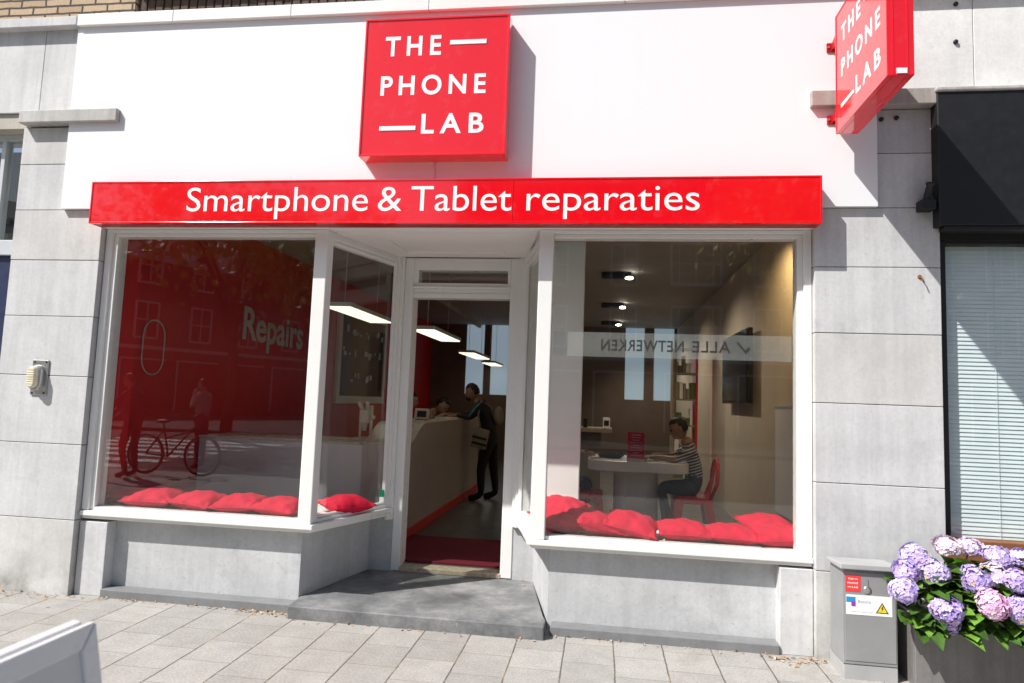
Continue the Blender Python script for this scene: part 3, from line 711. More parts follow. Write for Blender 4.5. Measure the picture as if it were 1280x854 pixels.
# ------------------------------------------------------------------ fittings on the piers
la = thing('wall_lamp', 'small bulkhead lamp with ribbed glass on a steel plate on the left stone pier', 'lamp', (-4.13, 0, 1.55))
b = MB('steel', 'black'); b.box(-4.197, -4.066, -.012, -.002, 1.420, 1.680, .003)
for x in (-4.18, -4.083):
    for z in (1.436, 1.664): b.lathe([(.008, 0), (.006, .004)], (x, -.012, z), (0, -1, 0), 8, 1)
b.build('plate', la)
def rounded(w_, h_, r_, n=6):
    pts = []
    for cx, cz, a0 in ((w_/2-r_, h_/2-r_, 0), (-w_/2+r_, h_/2-r_, 90), (-w_/2+r_, -h_/2+r_, 180), (w_/2-r_, -h_/2+r_, 270)):
        for k in range(n+1): a = R(a0+90*k/n); pts.append((cx+r_*math.cos(a), cz+r_*math.sin(a)))
    return pts
def rounded_box(mb, c, w_, h_, r_, d0, d1, taper=.8, mi=0):
    pts = rounded(w_, h_, r_); levels = [(d0, 1), (lerp(d0, d1, .7), lerp(1, taper, .35)), (d1, taper)]
    rings = [[mb.bm.verts.new((c[0]+p[0]*s_, y, c[1]+p[1]*(1-(1-s_)*.6))) for p in pts] for y, s_ in levels]
    n = len(pts)
    for i in range(2):
        for k in range(n): f = mb.bm.faces.new((rings[i][k], rings[i][(k+1) % n], rings[i+1][(k+1) % n], rings[i+1][k])); f.smooth = True; f.material_index = mi
    f = mb.bm.faces.new(rings[2]); f.material_index = mi
b = MB('steel'); rounded_box(b, (-4.142, 1.548), .098, .19, .045, -.012, -.045, .92); b.build('lamp_rim', la)
b = MB('lampglass'); rounded_box(b, (-4.146, 1.552), .078, .165, .036, -.045, -.078, .75)
for k in range(7): b.box(-4.172, -4.12, -.0805, -.077, 1.50+k*.017, 1.507+k*.017, .002)
b.build('lamp_glass', la)

sc_ = thing('outdoor_spotlight', 'black adjustable spotlight clamped to the right stone pier beside the black fascia', 'lamp', (2.0, 0, 2.82))
b = MB('black'); b.box(1.955, 2.040, -.085, -.001, 2.79, 2.855, .006); b.build('mounting_box', sc_)
b = MB('black'); b.lathe([(.022, 0), (.024, .02), (.020, .10), (.026, .105), (.026, .118)], (1.998, -.05, 2.848), Vector((.16, -.15, 1)).normalized(), 14); b.build('lamp_tube', sc_)

# ------------------------------------------------------------------ street cabinet
cb = thing('utility_cabinet', 'grey metal utility cabinet with red sticker and warning label on the pavement', 'cabinet', (1.555, -.15, 0))
b = MB('cab'); b.box(1.408, 1.700, -.272, -.06, .085, .612, .004); b.build('cabinet_body', cb)
b = MB('cablid'); b.box(1.412, 1.702, -.268, -.03, -.01, .083, .004); b.build('cabinet_base', cb)
b = MB('cablid'); b.prism([(-.300, .616), (-.300, .648), (-.05, .632), (-.05, .612)], 1.388, 1.718, 'x'); o = b.build('cabinet_lid', cb)
md = o.modifiers.new('bevel', 'BEVEL'); md.width = .005; md.segments = 2
b = MB('cab'); b.box(1.418, 1.692, -.2755, -.272, .105, .600, .002); dr = b.build('cabinet_door', cb)
b = MB('steel'); b.lathe([(.021, 0), (.021, .006), (.012, .010)], (1.537, -.2755, .505), (0, -1, 0), 14); b.box(1.530, 1.545, -.279, -.2755, .50, .560, .003); b.build('lock', dr)
b = MB('stickred', 'letter'); b.box(1.420, 1.503, -.2772, -.2756, .490, .582); 
pc = lambda x, z, d: Vector((x, -.2772-d, z))
add_text(b, 'THE', 1.435, 1.465, .556, .565, pc, OFF, 1.2, mi=1, thick=.0005); add_text(b, 'PHONE', 1.433, 1.489, .533, .542, pc, OFF, 1.2, mi=1, thick=.0005); add_text(b, 'LAB', 1.457, 1.489, .510, .519, pc, OFF, 1.2, mi=1, thick=.0005)
b.box(1.470, 1.489, -.2778, -.2771, .559, .562, 0, 1); b.box(1.433, 1.452, -.2778, -.2771, .513, .516, 0, 1)
b.build('sticker', dr, label='red sticker reading THE PHONE LAB')
b = MB('sticker', 'stickblue', 'stickpurple', 'stickgrey', 'yellow', 'black')
b.box(1.424, 1.672, -.2772, -.2756, .362, .472)
b.box(1.425, 1.475, -.2778, -.2771, .430, .460, 0, 1); b.box(1.452, 1.475, -.2782, -.2777, .408, .436, 0, 2)
x = 1.487
for k, wd in enumerate((.012, .009, .010, .009, .006, .010)): b.box(x, x+wd, -.2778, -.2771, .428, .441 + (.005 if k in (0, 4) else 0), 0, 3); x += wd+.003
x = 1.455
for wd in (.02, .014, .008, .022, .012, .016): b.box(x, x+wd, -.2778, -.2771, .377, .381, 0, 3); x += wd+.004
b.prism([(1.583, .378), (1.653, .378), (1.618, .438)], -.2778, -.2771, 'y', 5); b.prism([(1.592, .383), (1.644, .383), (1.618, .428)], -.2783, -.2777, 'y', 4)
b.prism([(1.620, .419), (1.611, .404), (1.618, .404), (1.613, .388), (1.626, .407), (1.619, .407), (1.625, .419)], -.2788, -.2782, 'y', 5)
b.build('sticker', dr, label='white sticker with yellow lightning warning triangle')

# ------------------------------------------------------------------ planter and hydrangea
pl = thing('planter', 'large dark grey zinc planter box holding hydrangeas beside the cabinet', 'planter', (2.4, -.16, 0))
b = MB('zinc')
x0, x1, y0, y1, zt = 1.775, 3.0, -.31, -.02, .39
b.box(x0, x1, y0, y0+.02, 0, zt, .004); b.box(x0, x1, y1-.02, y1, 0, zt, .004); b.box(x0, x0+.02, y0+.02, y1-.02, 0, zt, .004); b.box(x1-.02, x1, y0+.02, y1-.02, 0, zt, .004)
b.box(x0+.02, x1-.02, y0+.02, y1-.02, .02, .05); b.build('planter_box', pl)
b = MB('earth'); b.box(x0+.02, x1-.02, y0+.02, y1-.02, .05, .35); b.build('soil', pl)

def floret(bm, c, nrm, size, rnd, mi):
    nrm = nrm.normalized(); a = Vector((0, 0, 1)) if abs(nrm.z) < .9 else Vector((1, 0, 0)); x = nrm.cross(a).normalized(); y = nrm.cross(x)
    th = rnd.uniform(0, 6.28)
    for k in range(4):
        t_ = th + k*math.pi/2; d = x*math.cos(t_) + y*math.sin(t_); e = -x*math.sin(t_) + y*math.cos(t_)
        cup = rnd.uniform(.0, .35)
        p0 = c; p1 = c + d*size*.55 + e*size*.46 + nrm*size*(.10+cup*.4); p2 = c + d*size*1.05 + nrm*size*(.02+cup*.55); p3 = c + d*size*.55 - e*size*.46 + nrm*size*(.10+cup*.4)
        f = bm.faces.new([bm.verts.new(p) for p in (p0, p1, p2, p3)]); f.material_index = mi
def head_mesh(seed, mats):
    mats = (*mats, 'fadedpetal')
    rnd = random.Random(seed); m = MB(*mats)
    N = 105
    for i in range(N):
        zz = 1 - 1.55*(i+.5)/N; a = i*2.39996; r = math.sqrt(max(0, 1-zz*zz))
        n = Vector((r*math.cos(a), r*math.sin(a), zz)); bump = 1 + .09*math.sin(3*a+seed) + .08*math.sin(2*a*1.0+seed*2.1+3*zz) + rnd.uniform(-.07, .07)
        floret(m.bm, Vector((n.x, n.y, n.z*.78))*.078*bump, n + Vector((rnd.uniform(-.35, .35), rnd.uniform(-.35, .35), rnd.uniform(-.35, .35))), rnd.uniform(.015, .0235), rnd, 0 if rnd.random() < .68 else (1 if rnd.random() < .9 else 2))
    m.ball((0, 0, -.004), .058, (1, 1, .75), 0)
    bmesh.ops.recalc_face_normals(m.bm, faces=m.bm.faces)
    me = bpy.data.meshes.new('flower_head'); m.bm.to_mesh(me); m.bm.free()
    for k in mats: me.materials.append(M[k])
    return me
hy = thing('hydrangea', 'bushy hydrangea with lilac and pink flower heads growing in the grey planter', 'plant', (2.2, -.2, .35))
CAM = Vector((0, -4.4049, 1.5123))
variants = {'lilac': [head_mesh(1, ('lilac', 'violet')), head_mesh(2, ('lilac', 'violet')), head_mesh(5, ('violet', 'lilac'))], 'pink': [head_mesh(3, ('pink', 'palepink'))], 'pale': [head_mesh(4, ('palepink', 'lilac')), head_mesh(6, ('lilac', 'palepink'))]}
heads = [(1.98, -0.26, 0.773, 0.95, 'pale', 0),
         (2.134, -0.18, 0.758, 0.9, 'pale', 1),
         (1.779, -0.3, 0.716, 1.0, 'lilac', 0),
         (2.234, -0.26, 0.732, 1.0, 'lilac', 1),
         (1.696, -0.4, 0.645, 0.9, 'lilac', 2),
         (1.842, -0.38, 0.655, 1.0, 'lilac', 0),
         (2.032, -0.43, 0.639, 0.95, 'lilac', 2),
         (2.173, -0.36, 0.652, 0.92, 'pale', 0),
         (2.356, -0.27, 0.726, 0.9, 'lilac', 1),
         (2.248, -0.42, 0.638, 0.95, 'lilac', 2),
         (1.649, -0.48, 0.565, 0.88, 'lilac', 0),
         (1.854, -0.5, 0.481, 1.0, 'lilac', 2),
         (1.88, -0.47, 0.411, 0.7, 'lilac', 1),
         (2.063, -0.53, 0.536, 1.0, 'pink', 0),
         (2.214, -0.5, 0.51, 0.9, 'lilac', 0),
         (2.402, -0.38, 0.604, 1.0, 'lilac', 1),
         (2.402, -0.48, 0.508, 1.0, 'pink', 0),
         (2.595, -0.3, 0.669, 1.0, 'lilac', 0)]
ROOT = Vector((2.02, -.17, .40)); rnd = random.Random(11)
stems = MB('stem')
for i, (x, y, z, s_, kind, vi) in enumerate(heads):
    me = variants[kind][vi % len(variants[kind])]
    o = link('flower_head', me, hy); p = Vector((x, y, z)); n = (p - Vector((x*.6+ROOT.x*.4, -.12, .35))).normalized()
    q = Vector((0, 0, 1)).rotation_difference(n)
    o.matrix_basis = Matrix.Translation(p) @ q.to_matrix().to_4x4() @ Matrix.Rotation(rnd.uniform(0, 6), 4, 'Z') @ Matrix.Diagonal((s_*.92, s_*.92, s_*.82, 1))
    rt = Vector((lerp(ROOT.x, x, .55), -.16, .36)); md_ = (rt + p)/2 + Vector((0, .03, .05))
    stems.tube([rt, md_, p - n*.02], [.006, .005, .004], 6)
stems.build('stems', hy)
def leaf(m, base, d, up, L, W, mi, rnd):
    d = d.normalized(); sdir = d.cross(up).normalized(); nn = sdir.cross(d).normalized(); N = 7; rows = []
    droop = rnd.uniform(.1, .5)
    for i in range(N+1):
        t_ = i/N; wv = W*math.sin(math.pi*min(1, t_*.92+.06))**.8*(1-.25*t_) if 0 < i < N else .0015
        c = base + d*L*t_ - Vector((0, 0, 1))*L*droop*t_*t_ 
        fold = .22 + .06*(i % 2)
        j = 1 + (.06 if i % 2 else -.04)
        rows.append([m.bm.verts.new(c - sdir*wv*j + nn*wv*fold), m.bm.verts.new(c), m.bm.verts.new(c + sdir*wv*j + nn*wv*fold)])
    for i in range(N):
        for k in range(2):
            f = m.bm.faces.new((rows[i][k], rows[i][k+1], rows[i+1][k+1], rows[i+1][k])); f.material_index = mi; f.smooth = True
lv = MB('leaf', 'leaf_light')
for i in range(420):
    u_ = rnd.random(); x = rnd.uniform(1.72, 2.75); 
    th = rnd.uniform(-.2, 1.5); rr_ = rnd.uniform(.45, 1.02)
    p = Vector((x, -.20 - .25*math.cos(th)*rr_, .40 + .29*math.sin(th)*rr_ - .1*max(0, 1.85-x)*2))
    d = Vector((rnd.uniform(-.8, .8) - (.5 if x < 1.85 else 0), -math.cos(th)-.25, math.sin(th)*.5 + rnd.uniform(-.15, .35)))
    leaf(lv, p, d, Vector((0, 0, 1)) + Vector((rnd.uniform(-.3, .3), rnd.uniform(-.5, 0), 0)), rnd.uniform(.10, .165), rnd.uniform(.034, .052), 0 if rnd.random() < .6 else 1, rnd)
for i in range(120):
    x = rnd.uniform(1.80, 2.75); p = Vector((x, rnd.uniform(-.30, -.12), rnd.uniform(.42, .66) - .35*max(0, 1.9-x)))
    leaf(lv, p, Vector((rnd.uniform(-.8, .8), -rnd.uniform(.1, .8), rnd.uniform(.0, .7))), Vector((rnd.uniform(-.3, .3), rnd.uniform(-.6, 0), 1)), rnd.uniform(.09, .15), rnd.uniform(.032, .05), 0 if rnd.random() < .6 else 1, rnd)
lv.build('leaves', hy)

# ------------------------------------------------------------------ A-board near the camera
ab = thing('a_board', 'white framed pavement A-board standing in the near left foreground', 'sign', (-1.09, -3.4, 0))
def ab_leaf(sign):
    # leaf in the plane x = const leaning; local: u along -y, v up
    top = Vector((-1.092 + sign*.016, -3.062, 1.003)); foot = Vector((-1.092 + sign*.24, -3.062, .0))
    up = (top-foot); H = up.length; up = up/H; along = Vector((0, -1, 0)); nrm = along.cross(up)*(1 if sign > 0 else 1)
    m = Matrix((along, up, nrm)).transposed().to_4x4(); m.translation = foot
    W_ = .68; fr = .046; d_ = .020
    b = MB('aboard')
    def mem(poly): 
        vs = b.prism(poly, -d_/2, d_/2, 'z'); bmesh.ops.transform(b.bm, matrix=m, verts=vs)
    g_ = .0012
    mem([(0, 0+g_), (fr, fr+g_), (fr, H-fr-g_), (0, H-g_)]); mem([(W_, 0+g_), (W_, H-g_), (W_-fr, H-fr-g_), (W_-fr, fr+g_)])
    mem([(0+g_, H), (fr+g_, H-fr), (W_-fr-g_, H-fr), (W_-g_, H)]); mem([(0+g_, 0), (W_-g_, 0), (W_-fr-g_, fr), (fr+g_, fr)])
    o = b.build('frame', ab); md = o.modifiers.new('bevel', 'BEVEL'); md.width = .004; md.segments = 3
    b = MB('aboardpanel'); vs = b.prism([(fr-.004, fr-.004), (W_-fr+.004, fr-.004), (W_-fr+.004, H-fr+.004), (fr-.004, H-fr+.004)], -.004, .003, 'z'); bmesh.ops.transform(b.bm, matrix=m, verts=vs)
    b.build('poster_panel', ab)
ab_leaf(1); ab_leaf(-1)

# ------------------------------------------------------------------ cushions
def cushion_mesh(seed, L=.375, W=.37, H=.145):
    rnd = random.Random(seed); N = 26; bm = bmesh.new(); ph = [rnd.uniform(0, 6) for _ in range(8)]
    def pt(u, v, s):
        pin = 1 - .10*(1-abs(u))**0*(abs(u*v))**3 
        eu = 1 - .07*(1-u*u)**.0*(1-abs(v))**0 if False else 1
        x = u*L/2*(1 - .06*(1-v*v)**1.0*0 - .07*(1-abs(u))*0); y = v*W/2
        x *= 1 - .11*(1-v*v)*(abs(u)**4); y *= 1 - .11*(1-u*u)*(abs(v)**4)
        h = max(0, (1-abs(u)**2.1)*(1-abs(v)**2.1))**.62*H/2
        wr = .006*math.sin(9*u+ph[0]+3*v)*math.sin(4*v+ph[1]) + .006*math.sin(15*v+ph[2]+5*u)*abs(u)**2 + .006*math.sin(17*u+ph[3]-4*v)*abs(v)**2 + .004*math.sin(23*(u+v)+ph[4])*abs(u*v)
        return Vector((x, y, s*h + (wr*(1 if s > 0 else .5) if h > .004 else 0)))
    gt = {}
    for s in (1, -1):
        for i in range(N+1):
            for j in range(N+1):
                edge = i in (0, N) or j in (0, N)
                if edge and s < 0: gt[(s, i, j)] = gt[(1, i, j)]; continue
                u, v = -1+2*i/N, -1+2*j/N
                u, v = math.sin(u*math.pi/2), math.sin(v*math.pi/2)
                gt[(s, i, j)] = bm.verts.new(pt(u, v, s))
        for i in range(N):
            for j in range(N):
                q = [gt[(s, i, j)], gt[(s, i+1, j)], gt[(s, i+1, j+1)], gt[(s, i, j+1)]]
                f = bm.faces.new(q if s > 0 else q[::-1]); f.smooth = True
    rim = [gt[(1, i, 0)].co.copy() for i in range(N)] + [gt[(1, N, j)].co.copy() for j in range(N)] + [gt[(1, N-i, N)].co.copy() for i in range(N)] + [gt[(1, 0, N-j)].co.copy() for j in range(N)]
    mbp = MB(); mbp.bm.free(); mbp.bm = bm; mbp.tube(rim + rim[:1], .0045, 6, cap=False)
    me = bpy.data.meshes.new('cushion'); bm.to_mesh(me); bm.free(); me.materials.append(M['cush']); return me
cm = [cushion_mesh(k) for k in range(4)]
LG = 'red cushions on the window seats'
# x, y, z, rotz, tilt about x, tilt about y, scale, label
CU = [(-3.60, .42, .665, .2, 0, 0, .85, 'red cushion at the far left end of the left window, half hidden behind its neighbour'),
      (-3.335, .32, .672, .08, .05, .0, 1.0, 'red cushion second from the stone pier in the left window'),
      (-2.975, .325, .667, -.1, .04, .05, .95, 'red cushion in the middle of the row in the left window'),
      (-2.645, .315, .668, .06, .05, -.03, .95, 'red cushion second from the white corner post in the left window'),
      (-2.325, .31, .665, -.07, .05, .04, .92, 'red cushion touching the white corner post in the left window'),
      (-1.93, .58, .664, .9, .03, 0, .93, 'single red cushion behind the angled side pane left of the door'),
      (-.27, .40, .675, .3, .05, .05, 1.05, 'lower red cushion at the door end of the right window, in shade'),
      (-.25, .50, .752, -.2, .1, .12, .92, 'red cushion lying on top of another at the door end of the right window'),
      (.00, .31, .69, .25, .12, .22, .95, 'tilted red cushion leaning over in the right window beside the door end stack'),
      (.235, .32, .69, -.15, .10, .18, 1.0, 'plump high red cushion in front of the white table pedestal'),
      (.575, .315, .67, .04, .04, 0, .95, 'flat red cushion in front of the red chairs in the middle of the right window'),
      (.90, .32, .662, -.06, .03, .02, .92, 'thin red cushion tucked beside the end cushion of the right window'),
      (1.19, .30, .675, .08, .05, -.06, .92, 'red cushion against the frame at the right end of the right window'),
      (1.21, .66, .685, .2, .10, 0, .95, 'red cushion lying behind the front row below the white board')]
for i, (x, y, z, rz, tx_, ty_, s_, lab) in enumerate(CU):
    o = link('cushion', cm[i % 4], None, label=lab, cat='cushion', group=LG)
    o.location = (x, y, z); o.rotation_euler = Euler((tx_, ty_, rz)); o.scale = (s_, s_, s_*1.02)

# ------------------------------------------------------------------ interior furniture
b = MB('mat'); b.box(-1.83, -.72, 1.12, 2.12, .1265, .142, .003); b.build('door_mat', label='dark red entrance mat just inside the open doorway', cat='mat')
ct = thing('reception_counter', 'pale grey service counter with curved cream end and red kick strip inside the shop', 'counter', (-2.6, 3.4, .126))
prof = [(1.88, .127), (1.88, 1.03)]
for k in range(9):
    t_ = k/8; prof.append((1.90 + .58*t_, 1.04 + .185*(3*t_*t_-2*t_**3)))
prof += [(5.7, 1.225), (5.7, .127)]
b = MB('counter'); b.prism(prof, -2.30, -1.85, 'x'); b.build('counter_body', ct)
b = MB('cream')
tp = [p for p in prof[1:-1]]; tp2 = [(p[0]-(.012 if i == 0 else 0), p[1]+.012) for i, p in enumerate(tp)]
b.prism(tp2 + tp[::-1], -2.32, -1.835, 'x'); b.build('counter_top', ct)
b = MB('intwhite'); b.box(-4.04, -2.302, 1.90, 2.55, .127, 1.02, .004); b.build('front_desk', ct)
b = MB('kick'); b.box(-1.85, -1.828, 1.90, 5.68, .127, .215, .002); b.build('kick_strip', ct)
b = MB('cream'); b.box(-4.04, -2.33, 1.88, 2.58, 1.0205, 1.04, .003); b.build('desk_top', ct)

mi_ = thing('microscope', 'white repair microscope standing on the front desk behind the angled side pane', 'microscope', (-2.42, 2.2, 1.04))
b = MB('cream'); b.box(-2.52, -2.30, 2.12, 2.34, 1.041, 1.068, .006); b.build('base', mi_)
b = MB('intwhite'); b.tube([(-2.36, 2.26, 1.06), (-2.36, 2.26, 1.40)], .016, 10); b.tube([(-2.47, 2.24, 1.06), (-2.47, 2.24, 1.30)], .012, 10); b.build('column', mi_)
b = MB('cream'); b.box(-2.46, -2.36, 2.16, 2.24, 1.22, 1.36, .012); b.tube([(-2.43, 2.18, 1.36), (-2.45, 2.12, 1.43)], [.022, .02]); b.tube([(-2.38, 2.18, 1.36), (-2.36, 2.12, 1.43)], [.022, .02]); b.tube([(-2.41, 2.2, 1.22), (-2.41, 2.2, 1.14)], [.035, .02]); b.ball((-2.33, 2.22, 1.28), .025); b.build('optics', mi_)

tb_ = thing('tool_board', 'white framed dark tool board hanging on the red wall', 'board', (-4.04, 6.5, 2.2))
b = MB('intwhite')
yA, yB, zA, zB = 5.25, 7.5, 1.36, 3.0-.08
for a in ((yA, yA+.12, zA, zB), (yB-.12, yB, zA, zB)): b.box(-4.049, -4.0, *a)
b.box(-4.049, -4.0, yA+.12, yB-.12, zB-.12, zB); b.box(-4.049, -4.0, yA+.12, yB-.12, zA, zA+.12); b.build('frame', tb_)
b = MB('dark_tool'); b.box(-4.048, -4.03, yA+.12, yB-.12, zA+.12, zB-.12); b.build('panel', tb_)
rnd = random.Random(3)
for k in range(34):
    b = MB('steel'); y = rnd.uniform(yA+.2, yB-.2); z = rnd.choice((1.75, 2.15, 2.5)) + rnd.uniform(-.05, .05); b.box(-4.03, -4.015, y, y+rnd.uniform(.03, .09), z, z+rnd.uniform(.02, .12)); b.build('tool', tb_)

tm = thing('card_terminal', 'white payment terminal with dark screen on the counter end', 'terminal', (-2.08, 3.2, 1.238))
b = MB('cream'); b.obox(Matrix.Translation((-2.08, 3.2, 1.305)) @ Matrix.Rotation(R(-14), 4, 'X'), (.17, .05, .13), .01); b.build('case', tm)
b = MB('screen'); b.obox(Matrix.Translation((-2.075, 3.172, 1.308)) @ Matrix.Rotation(R(-14), 4, 'X'), (.11, .008, .075), .002); b.build('screen', tm)
bxs = thing('carton', 'brown cardboard box on the counter behind the payment terminal', 'box', (-2.12, 3.75, 1.238)); b = MB('carton'); b.box(-2.27, -2.08, 3.65, 3.82, 1.239, 1.35, .003); b.box(-2.271, -2.079, 3.725, 3.75, 1.30, 1.352); b.build('box_body', bxs)
b = MB('sticker'); b.box(-2.10, -1.92, 4.3, 4.55, 1.239, 1.244); b.box(-2.07, -1.90, 4.33, 4.6, 1.244, 1.249); b.build('paper_stack', label='loose white papers lying on the counter in front of the standing man', cat='paper')

ta = thing('table', 'white round cornered table on an oval pedestal inside the right window', 'table', (.4, 3.0, .126))
def rrect(x0, x1, y0, y1, r_, n=8):
    return [((x0+x1)/2+p[0], (y0+y1)/2+p[1]) for p in rounded2(x1-x0, y1-y0, r_, n)]
def rounded2(w_, h_, r_, n): return rounded(w_, h_, r_, n)
b = MB('table'); b.prism(rrect(-.12, .93, 2.58, 3.45, .18), .815, .922); o = b.build('tabletop', ta); md = o.modifiers.new('bevel', 'BEVEL'); md.width = .008; md.segments = 2; md.limit_method = 'ANGLE'
b = MB('table'); b.prism(rrect(.16, .64, 2.82, 3.2, .18), .127, .814); b.build('pedestal', ta)
for f_ in ():
    pass
si = thing('table_sign', 'red poster in a clear stand on the white table', 'sign', (.385, 2.8, .923))
b = MB('sign_poster', 'poster_line'); m = Matrix.Translation((.385, 2.80, 1.078)) @ Matrix.Rotation(R(-6), 4, 'X')
b.obox(m, (.19, .006, .285)); 
rnd = random.Random(9)
for k in range(9):
    wd = rnd.uniform(.06, .15); b.obox(m @ Matrix.Translation((0, -.0035, .11-k*.027)), (wd, .002, .008 if k else .016), 0, 1)
for dx, dz, sx, sz in ((-.093, 0, .004, .285), (.093, 0, .004, .285), (0, .141, .19, .004), (0, -.141, .19, .004)): b.obox(m @ Matrix.Translation((dx, -.002, dz)), (sx, .005, sz), 0, 1)
b.build('poster', si)
b = MB('intwhite'); b.box(.29, .48, 2.76, 2.86, .923, .935, .002); b.build('stand_foot', si)
b = MB('darkcloth'); b.ball((.12, 2.95, .95), .11, (1.2, .9, .45)); b.ball((.2, 2.98, .96), .07, (1, .9, .5)); b.build('bag', label='dark cloth bag lying on the white table left of the red poster', cat='bag')
rnd = random.Random(5)
phone_me = None
for k, (x, y, lab) in enumerate(((.55, 2.75, 'dark phone lying flat on the table just right of the red poster'), (.66, 2.9, 'dark phone lying flat near the seated man on the table'), (-.02, 2.78, 'dark phone at the left end of the white table'))):
    b = MB('cream', 'screen'); m = Matrix.Translation((x, y, .928)) @ Matrix.Rotation(rnd.uniform(0, 3), 4, 'Z'); b.obox(m, (.075, .15, .009), .003, 0); b.obox(m @ Matrix.Translation((0, 0, .0048)), (.066, .13, .001), 0, 1)
    b.build('phone', label=lab, cat='phone', group='phones on the table')

def make_chair(x, y, rz, label):
    root = thing('metal_chair', label, 'chair', (x, y, .127), 'red metal chairs at the table')
    T = Matrix.Translation((x, y, .127)) @ Matrix.Rotation(rz, 4, 'Z')
    def done(b, name): bmesh.ops.transform(b.bm, matrix=T, verts=b.bm.verts[:]); return b.build(name, root)
    b = MB('chair'); b.prism(rrect(-.19, .19, -.18, .18, .06), .44, .452); b.prism(rrect(-.195, .195, -.185, .185, .065), .385, .4395); done(b, 'seat')
    for sx in (-1, 1):
        for sy in (-1, 1):
            b = MB('chair'); b.prism([(sx*.14-.047, sy*.14-.047), (sx*.14+.047, sy*.14-.047), (sx*.14+.047, sy*.14+.047), (sx*.14-.047, sy*.14+.047)], 0, .44)
            for v in b.bm.verts:
                if v.co.z < .1: v.co.x = sx*.205 + (v.co.x-sx*.14)*.65; v.co.y = sy*.205 + (v.co.y-sy*.14)*.65
            done(b, 'leg')
    b = MB('chair'); pts = []
    for k in range(13): a = math.pi*k/12; pts.append((.17+.06+(.02*math.sin(a)), .185*math.cos(a), .60+.24*math.sin(a)**.7))
    b.tube([(.165, .17, .44)] + [(p[0], p[1], p[2]) for p in pts] + [(.165, -.17, .44)], .019, 8); done(b, 'back_frame')
    b = MB('chair'); b.prism([(-.055, .45), (.055, .45), (.075, .835), (-.075, .835)], .0, .006, 'x')
    for v in b.bm.verts: v.co.x += .175 + (v.co.z-.45)*.17
    done(b, 'back_slat')
    return root
make_chair(.975, 2.86, 0, 'red metal chair under the man in the striped shirt at the table')
make_chair(-.15, 2.84, math.pi, 'red metal chair at the left end of the white table beside the partition')

# television, board, shelves, desk
tv = thing('television', 'black wall mounted screen on the cream wall of the right hand room', 'television', (1.65, 3.9, 2.0))
b = MB('tv'); b.obox(Matrix.Translation((1.61, 3.83, 1.985)), (.06, 1.50, .84), .01); b.build('casing', tv)
b = MB('screen'); b.obox(Matrix.Translation((1.578, 3.83, 1.99)), (.006, 1.44, .78), .001); b.build('screen', tv)
b = MB('black'); b.box(1.64, 1.70, 3.6, 4.05, 1.85, 2.15); b.build('wall_mount', tv)
wb = thing('white_board', 'blank white board on the cream wall just inside the right window', 'board', (1.69, 1.7, 1.0))
b = MB('intwhite'); b.box(1.672, 1.699, 1.0, 2.28, .55, 1.53, .004); b.build('board_panel', wb)
b = MB('greyframe'); b.box(1.668, 1.699, 2.281, 2.30, .54, 1.54); b.box(1.668, 1.699, 1.0, 2.281, 1.531, 1.55); b.build('board_frame', wb)
sh = thing('shelf_unit', 'tall shelf unit with a red side panel and small goods behind the seated man', 'shelf', (1.28, 6.1, .126))
b = MB('chair'); b.box(1.43, 1.465, 5.95, 6.3, .127, 2.42, .003); b.build('side_panel', sh)
b = MB('carton'); b.box(1.09, 1.12, 5.98, 6.3, .127, 2.4)
for z in (.4, .8, 1.2, 1.6, 2.0, 2.38): b.box(1.121, 1.429, 5.98, 6.3, z, z+.025)
b.build('shelves', sh)
rnd = random.Random(8); b = MB('bagcloth', 'stem', 'carton', 'intwhite')
for z in (.425, .825, 1.225, 1.625, 2.025):
    x = 1.13
    while x < 1.38:
        wd = rnd.uniform(.03, .07); b.box(x, x+wd, 6.0, 6.2, z, z+rnd.uniform(.1, .28), .004, rnd.randrange(4)); x += wd+.008
b.build('goods', sh)
dk = thing('rear_desk', 'pale wooden desk at the rear of the right hand room behind the partition', 'desk', (-.1, 5.2, .126))
b = MB('bagcloth'); b.box(-.75, .17, 5.0, 5.6, 1.10, 1.16, .004); b.build('desk_top', dk)
b = MB('brownwall'); b.box(-.72, .02, 5.06, 5.5, .127, 1.0999); b.build('desk_base', dk)
bo = thing('display_box', 'small white and black product box on the rear desk', 'box', (.1, 5.15, 1.16)); b = MB('intwhite', 'black'); b.box(.04, .14, 5.1, 5.18, 1.161, 1.31, .004); b.box(.055, .125, 5.094, 5.1, 1.20, 1.27, 0, 1); b.build('box_body', bo)
b = MB('black'); b.box(-.235, -.175, 5.08, 5.14, 1.161, 1.29, .004); b.build('speaker_box', label='little black speaker box at the left end of the rear desk', cat='speaker')
# lamps
def pendant(x, y, z, L, wd, label):
    r_ = thing('pendant_lamp', label, 'lamp', (x, y, z), 'pendant lamps over the counter')
    b = MB('greyframe'); b.box(x-wd/2, x+wd/2, y-L/2, y+L/2, z+.012, z+.055, .004); b.build('lamp_housing', r_)
    b = MB('pend'); b.box(x-wd/2+.015, x+wd/2-.015, y-L/2+.02, y+L/2-.02, z, z+.0115); b.build('diffuser', r_)
    for dy in (-L*.36, L*.36):
        b = MB('greyframe'); b.tube([(x, y+dy, z+.055), (x, y+dy, 3.27)], .004, 6); b.build('wire', r_)
pendant(-2.12, 3.95, 2.30, 1.5, .30, 'lit pendant tube lamp seen at the upper left of the doorway')
pendant(-2.36, 7.8, 2.30, 1.7, .30, 'lit pendant tube lamp farther back in the middle of the doorway')
pendant(-2.42, 10.2, 2.28, 1.2, .30, 'lit pendant tube lamp farthest back at the right of the doorway')
pendant(-2.72, 2.75, 2.40, 1.4, .30, 'lit pendant tube lamp seen through the angled side pane')
